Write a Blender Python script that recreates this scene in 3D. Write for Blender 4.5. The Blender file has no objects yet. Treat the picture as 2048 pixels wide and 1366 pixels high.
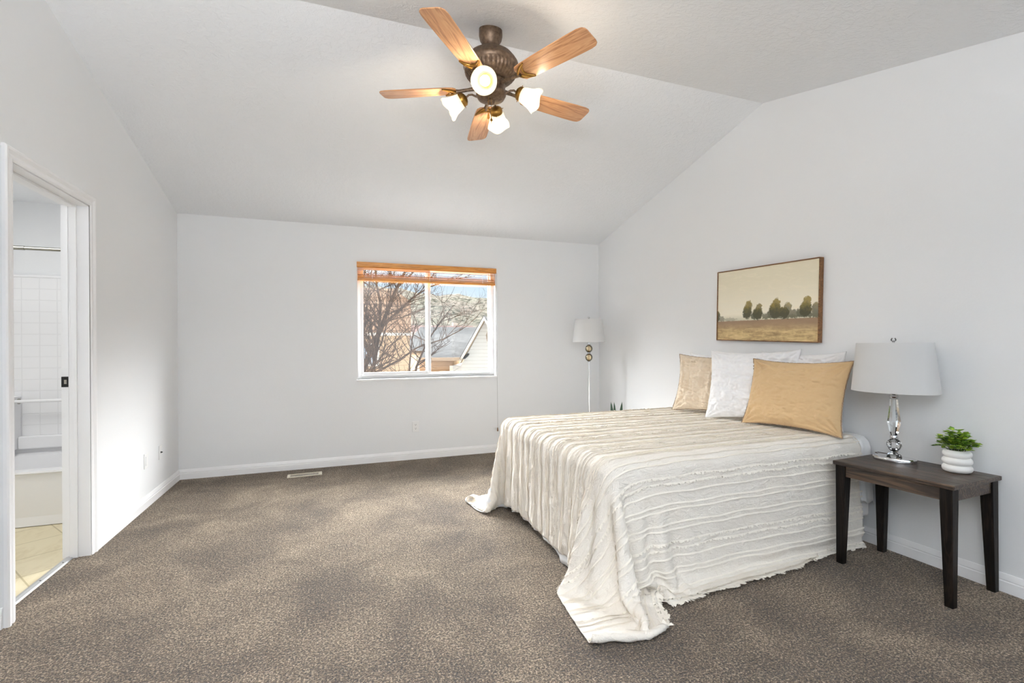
import bpy, bmesh, math, random
import numpy as np
from mathutils import Vector, Matrix

S = bpy.context.scene
COL = S.collection
PI = math.pi

# ------------------------------------------------------------------ camera
YAW, ROLL, FPX, HOR, CAMH = .3527, -.0063, 960.5, 690.29, 1.21
F_ = Vector((math.sin(YAW), math.cos(YAW), 0))
R0 = Vector((math.cos(YAW), -math.sin(YAW), 0))
U0 = Vector((0, 0, 1))
R_ = R0 * math.cos(ROLL) + U0 * math.sin(ROLL)
U_ = -R0 * math.sin(ROLL) + U0 * math.cos(ROLL)
cam_d = bpy.data.cameras.new('camera')
cam = bpy.data.objects.new('camera', cam_d)
COL.objects.link(cam)
cam.matrix_world = Matrix(((R_.x, U_.x, -F_.x, 0), (R_.y, U_.y, -F_.y, 0), (R_.z, U_.z, -F_.z, CAMH), (0, 0, 0, 1)))
cam_d.sensor_width = 36
cam_d.lens = FPX / 2048 * 36
cam_d.shift_y = (HOR - 683) / 2048
cam_d.clip_start = .02
cam_d.clip_end = 1000
S.camera = cam

# ------------------------------------------------------------------ view, world, lights
S.view_settings.view_transform = 'Standard'
S.view_settings.look = 'None'
S.view_settings.exposure = .52
S.view_settings.gamma = 1
S.view_settings.use_curve_mapping = False
S.cycles.diffuse_bounces = 8
S.cycles.max_bounces = 14
S.cycles.transparent_max_bounces = 16
S.cycles.sample_clamp_indirect = 6
S.cycles.caustics_reflective = False
S.cycles.caustics_refractive = False

W = bpy.data.worlds.new('sky')
S.world = W
W.use_nodes = True
wn, wl = W.node_tree.nodes, W.node_tree.links
wn.clear()
wtc = wn.new('ShaderNodeTexCoord')
wsep = wn.new('ShaderNodeSeparateXYZ')
wl.new(wtc.outputs['Generated'], wsep.inputs[0])
def wmap(src, a, b):
    m = wn.new('ShaderNodeMapRange'); m.interpolation_type = 'SMOOTHSTEP'
    wl.new(src, m.inputs[0]); m.inputs[1].default_value = a; m.inputs[2].default_value = b
    return m.outputs[0]
def wmath(op, a, b):
    m = wn.new('ShaderNodeMath'); m.operation = op
    for i, v in enumerate((a, b)):
        if isinstance(v, (int, float)): m.inputs[i].default_value = v
        else: wl.new(v, m.inputs[i])
    return m.outputs[0]
def wmix(f, a, b):
    m = wn.new('ShaderNodeMix'); m.data_type = 'RGBA'
    wl.new(f, m.inputs[0])
    for i, v in ((6, a), (7, b)):
        if isinstance(v, tuple): m.inputs[i].default_value = (*v, 1)
        else: wl.new(v, m.inputs[i])
    return m.outputs[2]
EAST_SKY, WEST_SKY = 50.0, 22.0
HIGH_SKY = 68.0                                   # bright zone added above the view to light the floor and bed
wnoi = wn.new('ShaderNodeTexNoise'); wnoi.inputs['Scale'].default_value = 7; wnoi.inputs['Detail'].default_value = 5
wl.new(wtc.outputs['Generated'], wnoi.inputs[0])
cloud = wmath('MULTIPLY', wmap(wnoi.outputs[0], .5, .68), wmath('SUBTRACT', 1.0, wmap(wsep.outputs[2], .05, .16)))
low = wmix(cloud, (.53, .66, .78), (.76, .78, .80))
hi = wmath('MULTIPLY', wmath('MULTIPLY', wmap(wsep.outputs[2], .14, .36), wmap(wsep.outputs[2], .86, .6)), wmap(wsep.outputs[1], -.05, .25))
east = wmath('MULTIPLY', wmap(wsep.outputs[0], .32, .72), wmap(wsep.outputs[2], .66, .40))    # bright zones added out of view to light the side walls
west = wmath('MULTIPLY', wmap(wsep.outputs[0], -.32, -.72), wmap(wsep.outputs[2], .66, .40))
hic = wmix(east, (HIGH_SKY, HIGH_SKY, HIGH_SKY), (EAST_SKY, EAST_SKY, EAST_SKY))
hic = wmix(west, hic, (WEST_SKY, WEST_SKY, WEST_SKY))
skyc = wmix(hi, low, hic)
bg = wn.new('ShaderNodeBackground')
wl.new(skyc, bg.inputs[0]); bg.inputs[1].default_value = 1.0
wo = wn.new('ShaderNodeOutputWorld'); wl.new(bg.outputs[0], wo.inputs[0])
W.cycles.sampling_method = 'MANUAL'
W.cycles.sample_map_resolution = 512

# room numbers
XL, XR, YB, YF = -1.35, 3.041, 5.172, -1.6
ZE, SL, YR, SF = 2.434, .243, 2.744, .245
ZR = ZE + SL * (YB - YR)
YFE = YR - (ZR - ZE) / SF
def ceil_z(y):
    if y > YR: return ZE + SL * (YB - y)
    if y > YFE: return ZR - SF * (YR - y)
    return ZE
WX0, WX1, WZ0, WZ1 = .215, 1.706, .868, 2.074       # back window opening

def area(name, loc, rot, sx, sy, power, col=(1, 1, 1), portal=False):
    d = bpy.data.lights.new(name, 'AREA'); d.shape = 'RECTANGLE'; d.size = sx; d.size_y = sy
    d.energy = power; d.color = col
    if portal: d.cycles.is_portal = True
    o = bpy.data.objects.new(name, d); COL.objects.link(o); o.location = loc; o.rotation_euler = rot
    return o
area('sky_portal', ((WX0 + WX1) / 2, YB + .17, (WZ0 + WZ1) / 2), (-PI / 2, 0, 0), WX1 - WX0, WZ1 - WZ0, 1, portal=True)
# fill light added at the front wall, unseen behind the camera
area('front_fill_light', (1.6, YF + .03, 1.45), (PI / 2, 0, 0), 2.6, 1.7, 5, (.95, .98, 1))
# sun over the side of the house: lights the garden and the houses, never enters the back window
sun_d = bpy.data.lights.new('sun', 'SUN'); sun_d.energy = .6; sun_d.angle = .01; sun_d.color = (1, .96, .9)
sun = bpy.data.objects.new('sun', sun_d); COL.objects.link(sun); sun.rotation_euler = Vector((.70, .22, -.68)).to_track_quat('-Z', 'Y').to_euler()
# fill spot added behind the camera, aimed up to brighten ceiling and room
fl_d = bpy.data.lights.new('ceiling_fill_spot', 'SPOT'); fl_d.energy = 170; fl_d.spot_size = math.radians(150); fl_d.spot_blend = 1; fl_d.shadow_soft_size = .06; fl_d.color = (.95, .98, 1)
fill_spot = bpy.data.objects.new('ceiling_fill_spot', fl_d); COL.objects.link(fill_spot); fill_spot.location = (-.35, -.55, 1.45); fill_spot.rotation_euler = Vector((.12, .12, 1)).to_track_quat('-Z', 'Y').to_euler()
sb = area('ceiling_fill_panel', (-.55, -.6, 1.7), (0, 0, 0), 1.1, 1.0, 104, (.95, .98, 1)); sb.rotation_euler = Vector((-.03, .0, 1)).to_track_quat('-Z', 'Y').to_euler()  # upward area light added out of view to brighten the ceiling
area('bathroom_fill_light', (-2.2, 3.5, 2.34), (0, 0, 0), .5, .5, 9.5, (1, .99, .97))  # added out of view to brighten the bathroom

# ------------------------------------------------------------------ helpers
rnd = random.Random(7)
def empty(name, loc=(0, 0, 0), rz=0):
    o = bpy.data.objects.new(name, None); COL.objects.link(o)
    o.empty_display_size = .1; o.location = loc; o.rotation_euler = (0, 0, rz)
    return o
def tag(o, label=None, cat=None, group=None, kind=None):
    if label: o['label'] = label
    if cat: o['category'] = cat
    if group: o['group'] = group
    if kind: o['kind'] = kind
    return o
def thing(name, label, cat, loc=(0, 0, 0), rz=0, group=None):
    return tag(empty(name, loc, rz), label, cat, group)

class MB:
    """collects shapes that become ONE mesh object"""
    def __init__(s): s.v = []; s.f = []; s.uv = None
    def add(s, vs, fs):
        n = len(s.v); s.v += [tuple(map(float, p)) for p in vs]; s.f += [tuple(i + n for i in f) for f in fs]
        return s
    def box(s, a, b):
        x0, y0, z0 = a; x1, y1, z1 = b
        return s.add([(x0, y0, z0), (x1, y0, z0), (x1, y1, z0), (x0, y1, z0), (x0, y0, z1), (x1, y0, z1), (x1, y1, z1), (x0, y1, z1)],
                     [(0, 3, 2, 1), (4, 5, 6, 7), (0, 1, 5, 4), (1, 2, 6, 5), (2, 3, 7, 6), (3, 0, 4, 7)])
    def hexa(s, bot, top):
        return s.add(list(bot) + list(top), [(0, 3, 2, 1), (4, 5, 6, 7), (0, 1, 5, 4), (1, 2, 6, 5), (2, 3, 7, 6), (3, 0, 4, 7)])
    def prism(s, poly, axis, a, b):
        """polygon in the two other axes, extruded along axis from a to b"""
        def P(p, t):
            q = list(p); q.insert(axis, t); return q
        n = len(poly)
        return s.add([P(p, a) for p in poly] + [P(p, b) for p in poly],
                     [tuple(range(n))[::-1], tuple(range(n, 2 * n))] + [(i, (i + 1) % n, n + (i + 1) % n, n + i) for i in range(n)])
    def lathe(s, prof, n=32, c=(0, 0, 0), flute=None, M=None, ax=1, ay=1):
        """prof: list of (r, z) around local z"""
        vs, fs = [], []
        for r, z in prof:
            for i in range(n):
                a = 2 * PI * i / n
                rr = r if flute is None else flute(r, z, a)
                p = Vector((rr * math.cos(a) * ax, rr * math.sin(a) * ay, z))
                if M is not None: p = M @ p
                vs.append((p[0] + c[0], p[1] + c[1], p[2] + c[2]))
        for j in range(len(prof) - 1):
            for i in range(n):
                k = (i + 1) % n
                fs.append((j * n + i, j * n + k, (j + 1) * n + k, (j + 1) * n + i))
        if prof[0][0] > 1e-5: fs.append(tuple(range(n))[::-1])
        m = (len(prof) - 1) * n
        if prof[-1][0] > 1e-5: fs.append(tuple(range(m, m + n)))
        return s.add(vs, fs)
    def shell(s, prof, n=32, **k):
        q = MB().lathe(prof, n, **k)
        q.f = [f for f in q.f if len(f) == 4]
        return s.add(q.v, q.f)
    def tube(s, pts, r, n=8, cap=True):
        pts = [Vector(p) for p in pts]; rs = r if isinstance(r, (list, tuple)) else [r] * len(pts)
        vs, fs = [], []
        prev = None
        for i, p in enumerate(pts):
            d = (pts[min(i + 1, len(pts) - 1)] - pts[max(i - 1, 0)]).normalized()
            if prev is None:
                u = d.cross(Vector((0, 0, 1)))
                if u.length < .05: u = d.cross(Vector((1, 0, 0)))
            else:
                u = prev - d * prev.dot(d)
            u.normalize(); prev = u; w = d.cross(u)
            for k in range(n):
                a = 2 * PI * k / n
                vs.append(p + (u * math.cos(a) + w * math.sin(a)) * rs[i])
        for i in range(len(pts) - 1):
            for k in range(n):
                m = (k + 1) % n
                fs.append((i * n + k, i * n + m, (i + 1) * n + m, (i + 1) * n + k))
        if cap:
            fs.append(tuple(range(n))[::-1]); q = (len(pts) - 1) * n; fs.append(tuple(range(q, q + n)))
        return s.add(vs, fs)
    def ball(s, c, r, n=20, m=12, sz=1):
        return s.lathe([(max(r * math.sin(PI * j / m), 1e-6), -r * sz * math.cos(PI * j / m)) for j in range(m + 1)], n, c)
    def build(s, name, mat, parent=None, smooth=False, bevel=0, seg=2, angle=35, uv=None):
        me = bpy.data.meshes.new(name)
        me.from_pydata(s.v, [], s.f)
        bm = bmesh.new(); bm.from_mesh(me)
        bmesh.ops.remove_doubles(bm, verts=bm.verts, dist=1e-6)
        bmesh.ops.recalc_face_normals(bm, faces=bm.faces)
        bm.to_mesh(me); bm.free()
        me.materials.append(mat)
        o = bpy.data.objects.new(name, me); COL.objects.link(o)
        if parent is not None: o.parent = parent
        if bevel:
            b = o.modifiers.new('bevel', 'BEVEL'); b.width = bevel; b.segments = seg; b.limit_method = 'ANGLE'; b.angle_limit = math.radians(40)
        if smooth: shade(o, angle)
        return o
def shade(o, angle=35):
    me = o.data
    me.polygons.foreach_set('use_smooth', [True] * len(me.polygons))
    bm = bmesh.new(); bm.from_mesh(me)
    ca = math.radians(angle)
    for e in bm.edges:
        e.smooth = not (len(e.link_faces) == 2 and e.calc_face_angle(0) > ca)
    bm.to_mesh(me); bm.free()

# node helper
class NT:
    def __init__(s, name):
        s.m = bpy.data.materials.new(name); s.m.use_nodes = True
        s.t = s.m.node_tree; s.t.nodes.clear()
        s.out = s.t.nodes.new('ShaderNodeOutputMaterial')
    def n(s, kind, ins=None, **attrs):
        nd = s.t.nodes.new('ShaderNode' + kind)
        for k, v in attrs.items(): setattr(nd, k, v)
        for k, v in (ins or {}).items(): s.put(nd.inputs[k], v)
        return nd
    def put(s, sock, v):
        if isinstance(v, bpy.types.NodeSocket): s.t.links.new(v, sock)
        elif isinstance(v, bpy.types.Node): s.t.links.new(v.outputs[0], sock)
        else:
            if isinstance(v, tuple) and len(v) == 3 and sock.type == 'RGBA': v = (*v, 1)
            sock.default_value = v
    def math(s, op, a, b=0.0, c=None):
        d = {0: a, 1: b}
        if c is not None: d[2] = c
        return s.n('Math', d, operation=op).outputs[0]
    def mix(s, f, a, b, blend='MIX'):
        nd = s.n('Mix', {0: f, 6: a, 7: b}, data_type='RGBA', blend_type=blend)
        return nd.outputs[2]
    def noise(s, vec, scale, detail=3, rough=.55, dist=0):
        i = {'Scale': scale, 'Detail': detail, 'Roughness': rough, 'Distortion': dist}
        if vec is not None: i['Vector'] = vec
        return s.n('TexNoise', i).outputs[0]
    def ramp(s, f, stops):
        nd = s.n('ValToRGB', {0: f}); e = nd.color_ramp.elements
        while len(e) < len(stops): e.new(.5)
        for q, (p, c) in zip(e, stops): q.position = p; q.color = (*c, 1)
        return nd.outputs[0]
    def range(s, f, a, b, c=0., d=1., smooth=True):
        return s.n('MapRange', {0: f, 1: a, 2: b, 3: c, 4: d}, interpolation_type='SMOOTHSTEP' if smooth else 'LINEAR').outputs[0]
    def coord(s, which='Object', scale=(1, 1, 1), rot=(0, 0, 0), loc=(0, 0, 0)):
        tc = s.n('TexCoord')
        if scale == (1, 1, 1) and rot == (0, 0, 0) and loc == (0, 0, 0): return tc.outputs[which]
        return s.n('Mapping', {'Vector': tc.outputs[which], 'Scale': scale, 'Rotation': rot, 'Location': loc}).outputs[0]
    def bump(s, h, strength=.3, dist=.01):
        return s.n('Bump', {'Height': h, 'Strength': strength, 'Distance': dist}).outputs[0]
    def pbr(s, color, rough=.5, metal=0, normal=None, **kw):
        i = {'Base Color': color, 'Roughness': rough, 'Metallic': metal}
        i.update({k.replace('_', ' '): v for k, v in kw.items()})
        if normal is not None: i['Normal'] = normal
        p = s.n('BsdfPrincipled', i)
        s.put(s.out.inputs[0], p.outputs[0])
        return s.m
    def surf(s, sh):
        s.put(s.out.inputs[0], sh.outputs[0] if isinstance(sh, bpy.types.Node) else sh); return s.m
def lin(r, g, b):
    f = lambda c: (c / 255 / 12.92) if c / 255 <= .04045 else ((c / 255 + .055) / 1.055) ** 2.4
    return (f(r), f(g), f(b))
def plain(name, col, rough=.5, metal=0, **kw): return NT(name).pbr(col, rough, metal, **kw)

# ------------------------------------------------------------------ materials
def m_wall(name, col, scale, strength, rough=.7):
    t = NT(name); c = t.coord('Object')
    h = t.noise(c, scale, 4, .6)
    return t.pbr(col, rough, normal=t.bump(h, strength, .004))
M_WALL = m_wall('painted_wall', (.80, .81, .823), 70, .12, .6)
t = NT('textured_ceiling'); c = t.coord('Object')
h = t.math('ADD', t.range(t.noise(c, 32, 4, .6, .6), .42, .62), t.math('MULTIPLY', t.noise(c, 110, 3), .5))
M_CEIL = t.pbr((.835, .848, .868), .8, normal=t.bump(h, .28, .006))
M_TRIM = plain('white_trim_paint', (.86, .86, .87), .35)
M_VINYL = plain('white_vinyl', (.88, .88, .89), .35)

t = NT('carpet_pile'); c = t.coord('Object')
n1 = t.noise(c, 112, 3, .7); n2 = t.noise(c, 210, 2, .6); n3 = t.noise(c, 2.2, 4, .6, .5); n4 = t.noise(c, 42, 2, .6)
g = t.math('MULTIPLY_ADD', t.math('ADD', t.math('MULTIPLY', n1, .62), t.math('MULTIPLY', n2, .38)), 1.75, -.375)
g = t.math('ADD', g, t.math('MULTIPLY', t.math('SUBTRACT', n4, .5), .22))
g = t.math('ADD', g, t.math('MULTIPLY', t.math('SUBTRACT', n3, .5), .36))
col = t.ramp(g, [(.33, lin(34, 22, 12)), (.45, lin(96, 78, 58)), (.56, lin(144, 122, 96)), (.69, lin(222, 202, 174))])
M_CARPET = t.pbr(col, .95, normal=t.bump(g, 1.0, .03), Sheen_Weight=.25, Sheen_Roughness=.5)

def m_wood(name, stops, axis=0, rough=.4, scale=1.0, coat=0, bump=.08, spec=.5):
    t = NT(name)
    sc = [9 * scale] * 3; sc[axis] = .8 * scale
    c = t.coord('Object', tuple(sc))
    n = t.noise(c, 1.5, 4, .6, 1.2)
    w = t.math('FRACT', t.math('MULTIPLY', n, 7))
    w = t.math('ABSOLUTE', t.math('SUBTRACT', w, .5))
    sc2 = [160 * scale] * 3; sc2[axis] = 6 * scale
    f = t.noise(t.coord('Object', tuple(sc2)), 1, 3)
    g = t.math('ADD', t.math('MULTIPLY', w, 1.2), t.math('MULTIPLY', f, .55))
    return t.pbr(t.ramp(g, stops), rough, normal=t.bump(g, bump, .003), Coat_Weight=coat, Coat_Roughness=.2, Specular_IOR_Level=spec)
M_BLADE = m_wood('oak_blade_veneer', [(.15, lin(150, 98, 60)), (.5, lin(190, 136, 92)), (.9, lin(206, 156, 112))], 0, .3, 1.0, .6, .03)
M_DARKWOOD = m_wood('dark_stained_wood', [(.1, lin(20, 14, 10)), (.5, lin(50, 37, 28)), (.95, lin(92, 72, 55))], 1, .4, 1.0, 0, .25)
M_LEGWOOD = m_wood('dark_leg_wood', [(.1, lin(9, 7, 6)), (.5, lin(17, 13, 10)), (.95, lin(36, 28, 22))], 2, .5, 1.0, 0, .15, .15)
M_BLIND = m_wood('honey_wood_blind', [(.1, lin(160, 98, 36)), (.5, lin(196, 128, 50)), (.95, lin(212, 146, 66))], 0, .35, .7, .2, .02)
M_FRAME = m_wood('walnut_frame', [(.1, lin(74, 46, 22)), (.5, lin(112, 74, 38)), (.95, lin(140, 98, 56))], 1, .4, 1.5, 0, .05)
t = NT('antique_bronze'); c = t.coord('Object')
M_BRONZE = t.pbr(t.ramp(t.noise(c, 60, 4), [(.3, lin(82, 64, 50)), (.7, lin(128, 106, 86))]), .45, .55)
M_BRASS = plain('aged_brass', lin(150, 112, 52), .35, .85)
M_CHROME = plain('polished_chrome', (.82, .82, .83), .08, 1)
M_NICKEL = plain('brushed_nickel', (.36, .35, .31), .25, 1)
M_BLACKMETAL = plain('black_metal', (.02, .02, .02), .4, .5)
t = NT('crystal')
M_CRYSTAL = t.surf(t.n('MixShader', {0: t.n('Fresnel', {'IOR': 1.9}).outputs[0], 1: t.n('BsdfTransparent', {0: (.93, .94, .94)}).outputs[0], 2: t.n('BsdfGlossy', {0: (1, 1, 1), 'Roughness': .03}).outputs[0]}))
t = NT('amber_glass')
M_AMBER = t.surf(t.n('MixShader', {0: t.math('ADD', t.n('Fresnel', {'IOR': 1.6}).outputs[0], .15), 1: t.n('BsdfTransparent', {0: (.95, .86, .66)}).outputs[0], 2: t.n('BsdfGlossy', {0: (1, .93, .8), 'Roughness': .04}).outputs[0]}))
t = NT('window_glass')
M_GLASS = t.surf(t.n('MixShader', {0: .035, 1: t.n('BsdfTransparent', {0: (.97, .98, .98)}).outputs[0], 2: t.n('BsdfGlossy', {0: (1, 1, 1), 'Roughness': .01}).outputs[0]}))
t = NT('frosted_lamp_glass')
sh = t.n('AddShader', {0: t.n('MixShader', {0: .5, 1: t.n('BsdfDiffuse', {0: (.16, .15, .12)}).outputs[0], 2: t.n('BsdfTranslucent', {0: (.9, .86, .76)}).outputs[0]}).outputs[0],
                       1: t.n('Emission', {0: (1, .93, .78), 1: .2}).outputs[0]})
M_FROST = t.surf(sh)
t = NT('lit_bulb'); M_BULB = t.surf(t.n('Emission', {0: (1, .82, .56), 1: 14}))
def m_fabric(name, col, scale=450, strength=.25, wr=.0, trans=0, sheen=.1, uv=False):
    t = NT(name); c = t.coord('Object')
    h = t.noise(c, scale, 2)
    if wr: h = t.math('ADD', t.math('MULTIPLY', h, .3), t.math('MULTIPLY', t.noise(c, 26, 4, .62, 1.6), wr))
    p = t.n('BsdfPrincipled', {'Base Color': col, 'Roughness': .9, 'Normal': t.bump(h, strength, .01), 'Sheen Weight': sheen})
    if not trans: return t.surf(p)
    return t.surf(t.n('MixShader', {0: trans, 1: p.outputs[0], 2: t.n('BsdfTranslucent', {0: col}).outputs[0]}))
M_SHADE = m_fabric('white_lamp_shade_linen', (.80, .80, .80), 700, .1, 0, .35)
M_LINEN = m_fabric('tan_linen', lin(200, 170, 128), 520, .45, .9)
M_LINEN_PALE = m_fabric('pale_flax_linen', lin(222, 206, 184), 520, .5, 1.2)
M_PIPING = m_fabric('brown_edge_piping', lin(142, 120, 98), 600, .3)
M_WHITECOT = m_fabric('white_cotton', (.84, .84, .85), 500, .3, .8)
M_SHEET = m_fabric('white_sheet', (.84, .85, .86), 500, .2, .5)
M_MATTRESS = m_fabric('mattress_ticking', (.8, .8, .8), 300, .2)
t = NT('coverlet_cotton')
uv = t.n('UVMap').outputs[0]
sx = t.n('SeparateXYZ', {0: uv})
crk = t.noise(t.n('Mapping', {'Vector': uv, 'Scale': (20, 38, 1)}).outputs[0], 1, 4, .65, 1.4)
wv = t.noise(uv, 380, 2)
hh = t.math('ADD', t.math('MULTIPLY', crk, 1.0), t.math('MULTIPLY', wv, .12))
tint = t.mix(t.noise(uv, 5, 3), lin(234, 226, 215), lin(244, 240, 233))
M_COVER = t.pbr(tint, .9, normal=t.bump(hh, .5, .02), Sheen_Weight=.15)
M_FRINGE = m_fabric('fringe_yarn', lin(243, 237, 226), 300, .2)
M_PLASTIC = plain('white_plastic', (.82, .82, .82), .3)
M_SLOT = plain('dark_slot', (.03, .03, .03), .6)
M_PORC = plain('white_ceramic', (.85, .84, .82), .3)
t = NT('leaf_green'); c = t.coord('Object')
M_LEAF = t.pbr(t.ramp(t.noise(c, 28, 3), [(.3, lin(52, 88, 28)), (.48, lin(104, 146, 44)), (.66, lin(184, 206, 62))]), .45)
M_STEM = plain('plant_stem', lin(70, 84, 40), .6)
M_SOIL = plain('dark_soil', lin(52, 42, 34), .95)
M_AGAVE = plain('dark_green_leaf', lin(28, 62, 38), .4)
M_POTGREY = plain('grey_pot', lin(150, 150, 148), .6)
t = NT('cream_vinyl_tile')
c = t.coord('Object', (1, 1, 1), (0, 0, .96))
br = t.n('TexBrick', {'Vector': c, 'Color1': lin(226, 216, 186), 'Color2': lin(220, 208, 174), 'Mortar': lin(186, 174, 138), 'Scale': 1.0, 'Mortar Size': .004, 'Brick Width': .3, 'Row Height': .3}, offset=0.0)
mott = t.noise(t.coord('Object', (6, 2.4, 2)), 2, 5, .6, 1)
M_VINYLTILE = t.pbr(t.mix(t.range(mott, .42, .75, 0, .35), br.outputs[0], lin(178, 156, 106)), .4)
t = NT('moulded_white_tile')
c = t.coord('Object', (1, 1, 1), (PI / 2, 0, 0))
br = t.n('TexBrick', {'Vector': c, 'Color1': (.8, .8, .81), 'Color2': (.8, .8, .81), 'Mortar': (.74, .74, .75), 'Scale': 1.0, 'Mortar Size': .004, 'Mortar Smooth': .4, 'Brick Width': .112, 'Row Height': .09}, offset=0.0)
M_SURROUND = t.pbr(br.outputs[0], .25, normal=t.bump(t.math('SUBTRACT', 1.0, br.outputs['Fac']), .25, .01))
M_TUB = plain('white_acrylic', (.82, .82, .83), .22)
M_STRIP = plain('aluminium_strip', (.6, .61, .62), .35, .7)

# ------------------------------------------------------------------ structure
def struct(name, mb, mat, **k):
    o = mb.build(name, mat, **k); o['kind'] = 'structure'; return o
PW = -2.7                                                            # far side of the passage beyond the left wall
# carpet floor: room, passage and the strip under the bathroom door
m = MB(); m.box((XL - .07, YF, -.12), (XR, YB, 0)); m.box((PW, YF, -.12), (XL - .07, 2.71, 0))
struct('floor', m, M_CARPET)
# back wall with the window hole
T = .15
m = MB()
m.box((XL - .2, YB, 0), (WX0, YB + T, ZE + .2)); m.box((WX1, YB, 0), (XR + .2, YB + T, ZE + .2))
m.box((WX0, YB, 0), (WX1, YB + T, WZ0)); m.box((WX0, YB, WZ1), (WX1, YB + T, ZE + .2))
struct('wall_back', m, M_WALL)
m = MB(); m.prism([(YF, 0), (YB, 0), (YB, ZE + .1), (YR, ZR + .1), (YFE, ZE + .1), (YF, ZE + .1)], 0, XR, XR + T)
struct('wall_right', m, M_WALL)
DY0, DY1, DZ, WT = 2.772, 3.482, 2.037, .125                         # bathroom door opening
YP, ZP = 2.71, 2.085                                                 # passage corner and header
m = MB()
m.prism([(DY1, 0), (YB, 0), (YB, ZE + .1), (DY1, ceil_z(DY1) + .1)], 0, XL - WT, XL)
m.prism([(DY0, DZ), (DY1, DZ), (DY1, ceil_z(DY1) + .1), (DY0, ceil_z(DY0) + .1)], 0, XL - WT, XL)
m.prism([(YP, 0), (DY0, 0), (DY0, ceil_z(DY0) + .1), (YP, ceil_z(YP) + .1)], 0, XL - WT, XL)
m.prism([(YF, ZP), (YP, ZP), (YP, ceil_z(YP) + .1), (YFE, ZE + .1), (YF, ZE + .1)], 0, XL - WT, XL)
struct('wall_left', m, M_WALL)
m = MB(); m.box((PW, YP, 0), (XL - WT, DY0, 2.5))                    # wall of the passage, facing the camera
m.box((PW - .1, YF, 0), (PW, 5.1, 2.5))
struct('wall_passage', m, M_WALL)
m = MB(); FW0, FW1 = .3, 2.9
m.box((PW, YF - T, 0), (FW0, YF, ZE + .1)); m.box((FW1, YF - T, 0), (XR + T, YF, ZE + .1))
m.box((FW0, YF - T, 0), (FW1, YF, .6)); m.box((FW0, YF - T, 2.3), (FW1, YF, ZE + .1))
struct('wall_front', m, M_WALL)
m = MB(); e = .12
m.prism([(YB + T, ZE - SL * T), (YR, ZR), (YFE, ZE), (YF - T, ZE), (YF - T, ZE + e), (YFE, ZE + e), (YR, ZR + e), (YB + T, ZE + e - SL * T)], 0, XL - WT, XR + T)
struct('ceiling', m, M_CEIL)
m = MB(); m.box((PW, YF, ZP), (XL - WT, YP, ZP + .1)); m.box((PW, DY0, 2.375), (XL - WT, 5.1, 2.5))
struct('ceiling_bathroom', m, M_CEIL)
m = MB(); m.box((PW, 4.92, 0), (XL - WT, 5.05, 2.4))
struct('wall_bathroom', m, M_WALL)
m = MB(); m.box((PW, DY0, -.12), (XL - .07, 4.92, -.004))
struct('floor_bathroom', m, M_VINYLTILE)
# baseboards
BP = [(0, 0), (.014, 0), (.014, .052), (.0095, .056), (.012, .062), (.0095, .072), (.007, .08), (.004, .088), (0, .09)]
def baseboard(name, p0, p1, nrm):
    p0, p1, nrm = Vector(p0), Vector(p1), Vector(nrm)
    vs = [p0 + nrm * a + Vector((0, 0, b)) for a, b in BP] + [p1 + nrm * a + Vector((0, 0, b)) for a, b in BP]
    k = len(BP)
    m = MB().add(vs, [(i, (i + 1) % k, k + (i + 1) % k, k + i) for i in range(k)] + [tuple(range(k)), tuple(range(k, 2 * k))])
    return struct(name, m, M_TRIM)
baseboard('baseboard_left', (XL, DY1 + .066, 0), (XL, YB, 0), (1, 0, 0))
baseboard('baseboard_back', (XL, YB, 0), (XR, YB, 0), (0, -1, 0))
baseboard('baseboard_right', (XR, YF, 0), (XR, YB, 0), (-1, 0, 0))
baseboard('baseboard_passage', (PW, YP, 0), (XL - .004, YP, 0), (0, -1, 0))

# bathroom door frame
d1 = empty('door_1', (XL, DY0, 0)); d1['kind'] = 'structure'
def casing(poly_in, poly_out):                                       # mitred profile around the opening, on the wall face
    prof = [(0, .008), (.012, .013), (.022, .013), (.030, .010), (.045, .018), (.056, .018), (.062, .012), (.062, 0)]
    n = len(prof); vs, fs = [], []
    path = [(DY0 - .002, 0, -1, 0), (DY0 - .002, DZ + .002, -1, 1), (DY1 + .002, DZ + .002, 1, 1), (DY1 + .002, 0, 1, 0)]
    for y, z, ey, ez in path:
        for a, h in prof: vs.append((h, y + ey * a - DY0, z + ez * a))
    for j in range(3):
        for i in range(n - 1): fs.append((j * n + i, j * n + i + 1, (j + 1) * n + i + 1, (j + 1) * n + i))
    return MB().add(vs, fs)
casing(0, 0).build('casing', M_TRIM, d1)
m = MB()
jt = .016
m.box((-WT, -.001, 0), (.006, jt * 0 + .004, DZ)); m.box((-WT, DY1 - DY0 - .004, 0), (.006, DY1 - DY0 + .001, DZ)); m.box((-WT, 0, DZ - .004), (.006, DY1 - DY0, DZ + .001))
m.build('jamb', M_TRIM, d1)
m = MB()
m.box((-.088, .004, 0), (-.05, .016, DZ - .004)); m.box((-.088, DY1 - DY0 - .016, 0), (-.05, DY1 - DY0 - .004, DZ - .004)); m.box((-.088, .016, DZ - .016), (-.05, DY1 - DY0 - .016, DZ - .004))
m.build('door_stop', M_TRIM, d1, bevel=.002)
m = MB(); m.box((-.125, DY1 - DY0 - .0065, .985), (-.093, DY1 - DY0 - .003, 1.045)); sp = m.build('strike_plate', M_BLACKMETAL, d1, bevel=.001)
sp['label'] = 'black metal strike plate'
m = MB(); m.box((-.112, DY1 - DY0 - .0072, 1.003), (-.1, DY1 - DY0 - .006, 1.027)); m.build('latch_hole', M_NICKEL, sp)
m = MB(); m.prism([(XL - .112, 0), (XL - .072, .0), (XL - .076, .008), (XL - .092, .011), (XL - .108, .007)], 1, DY0 + .004, DY1 - .004)
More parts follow.
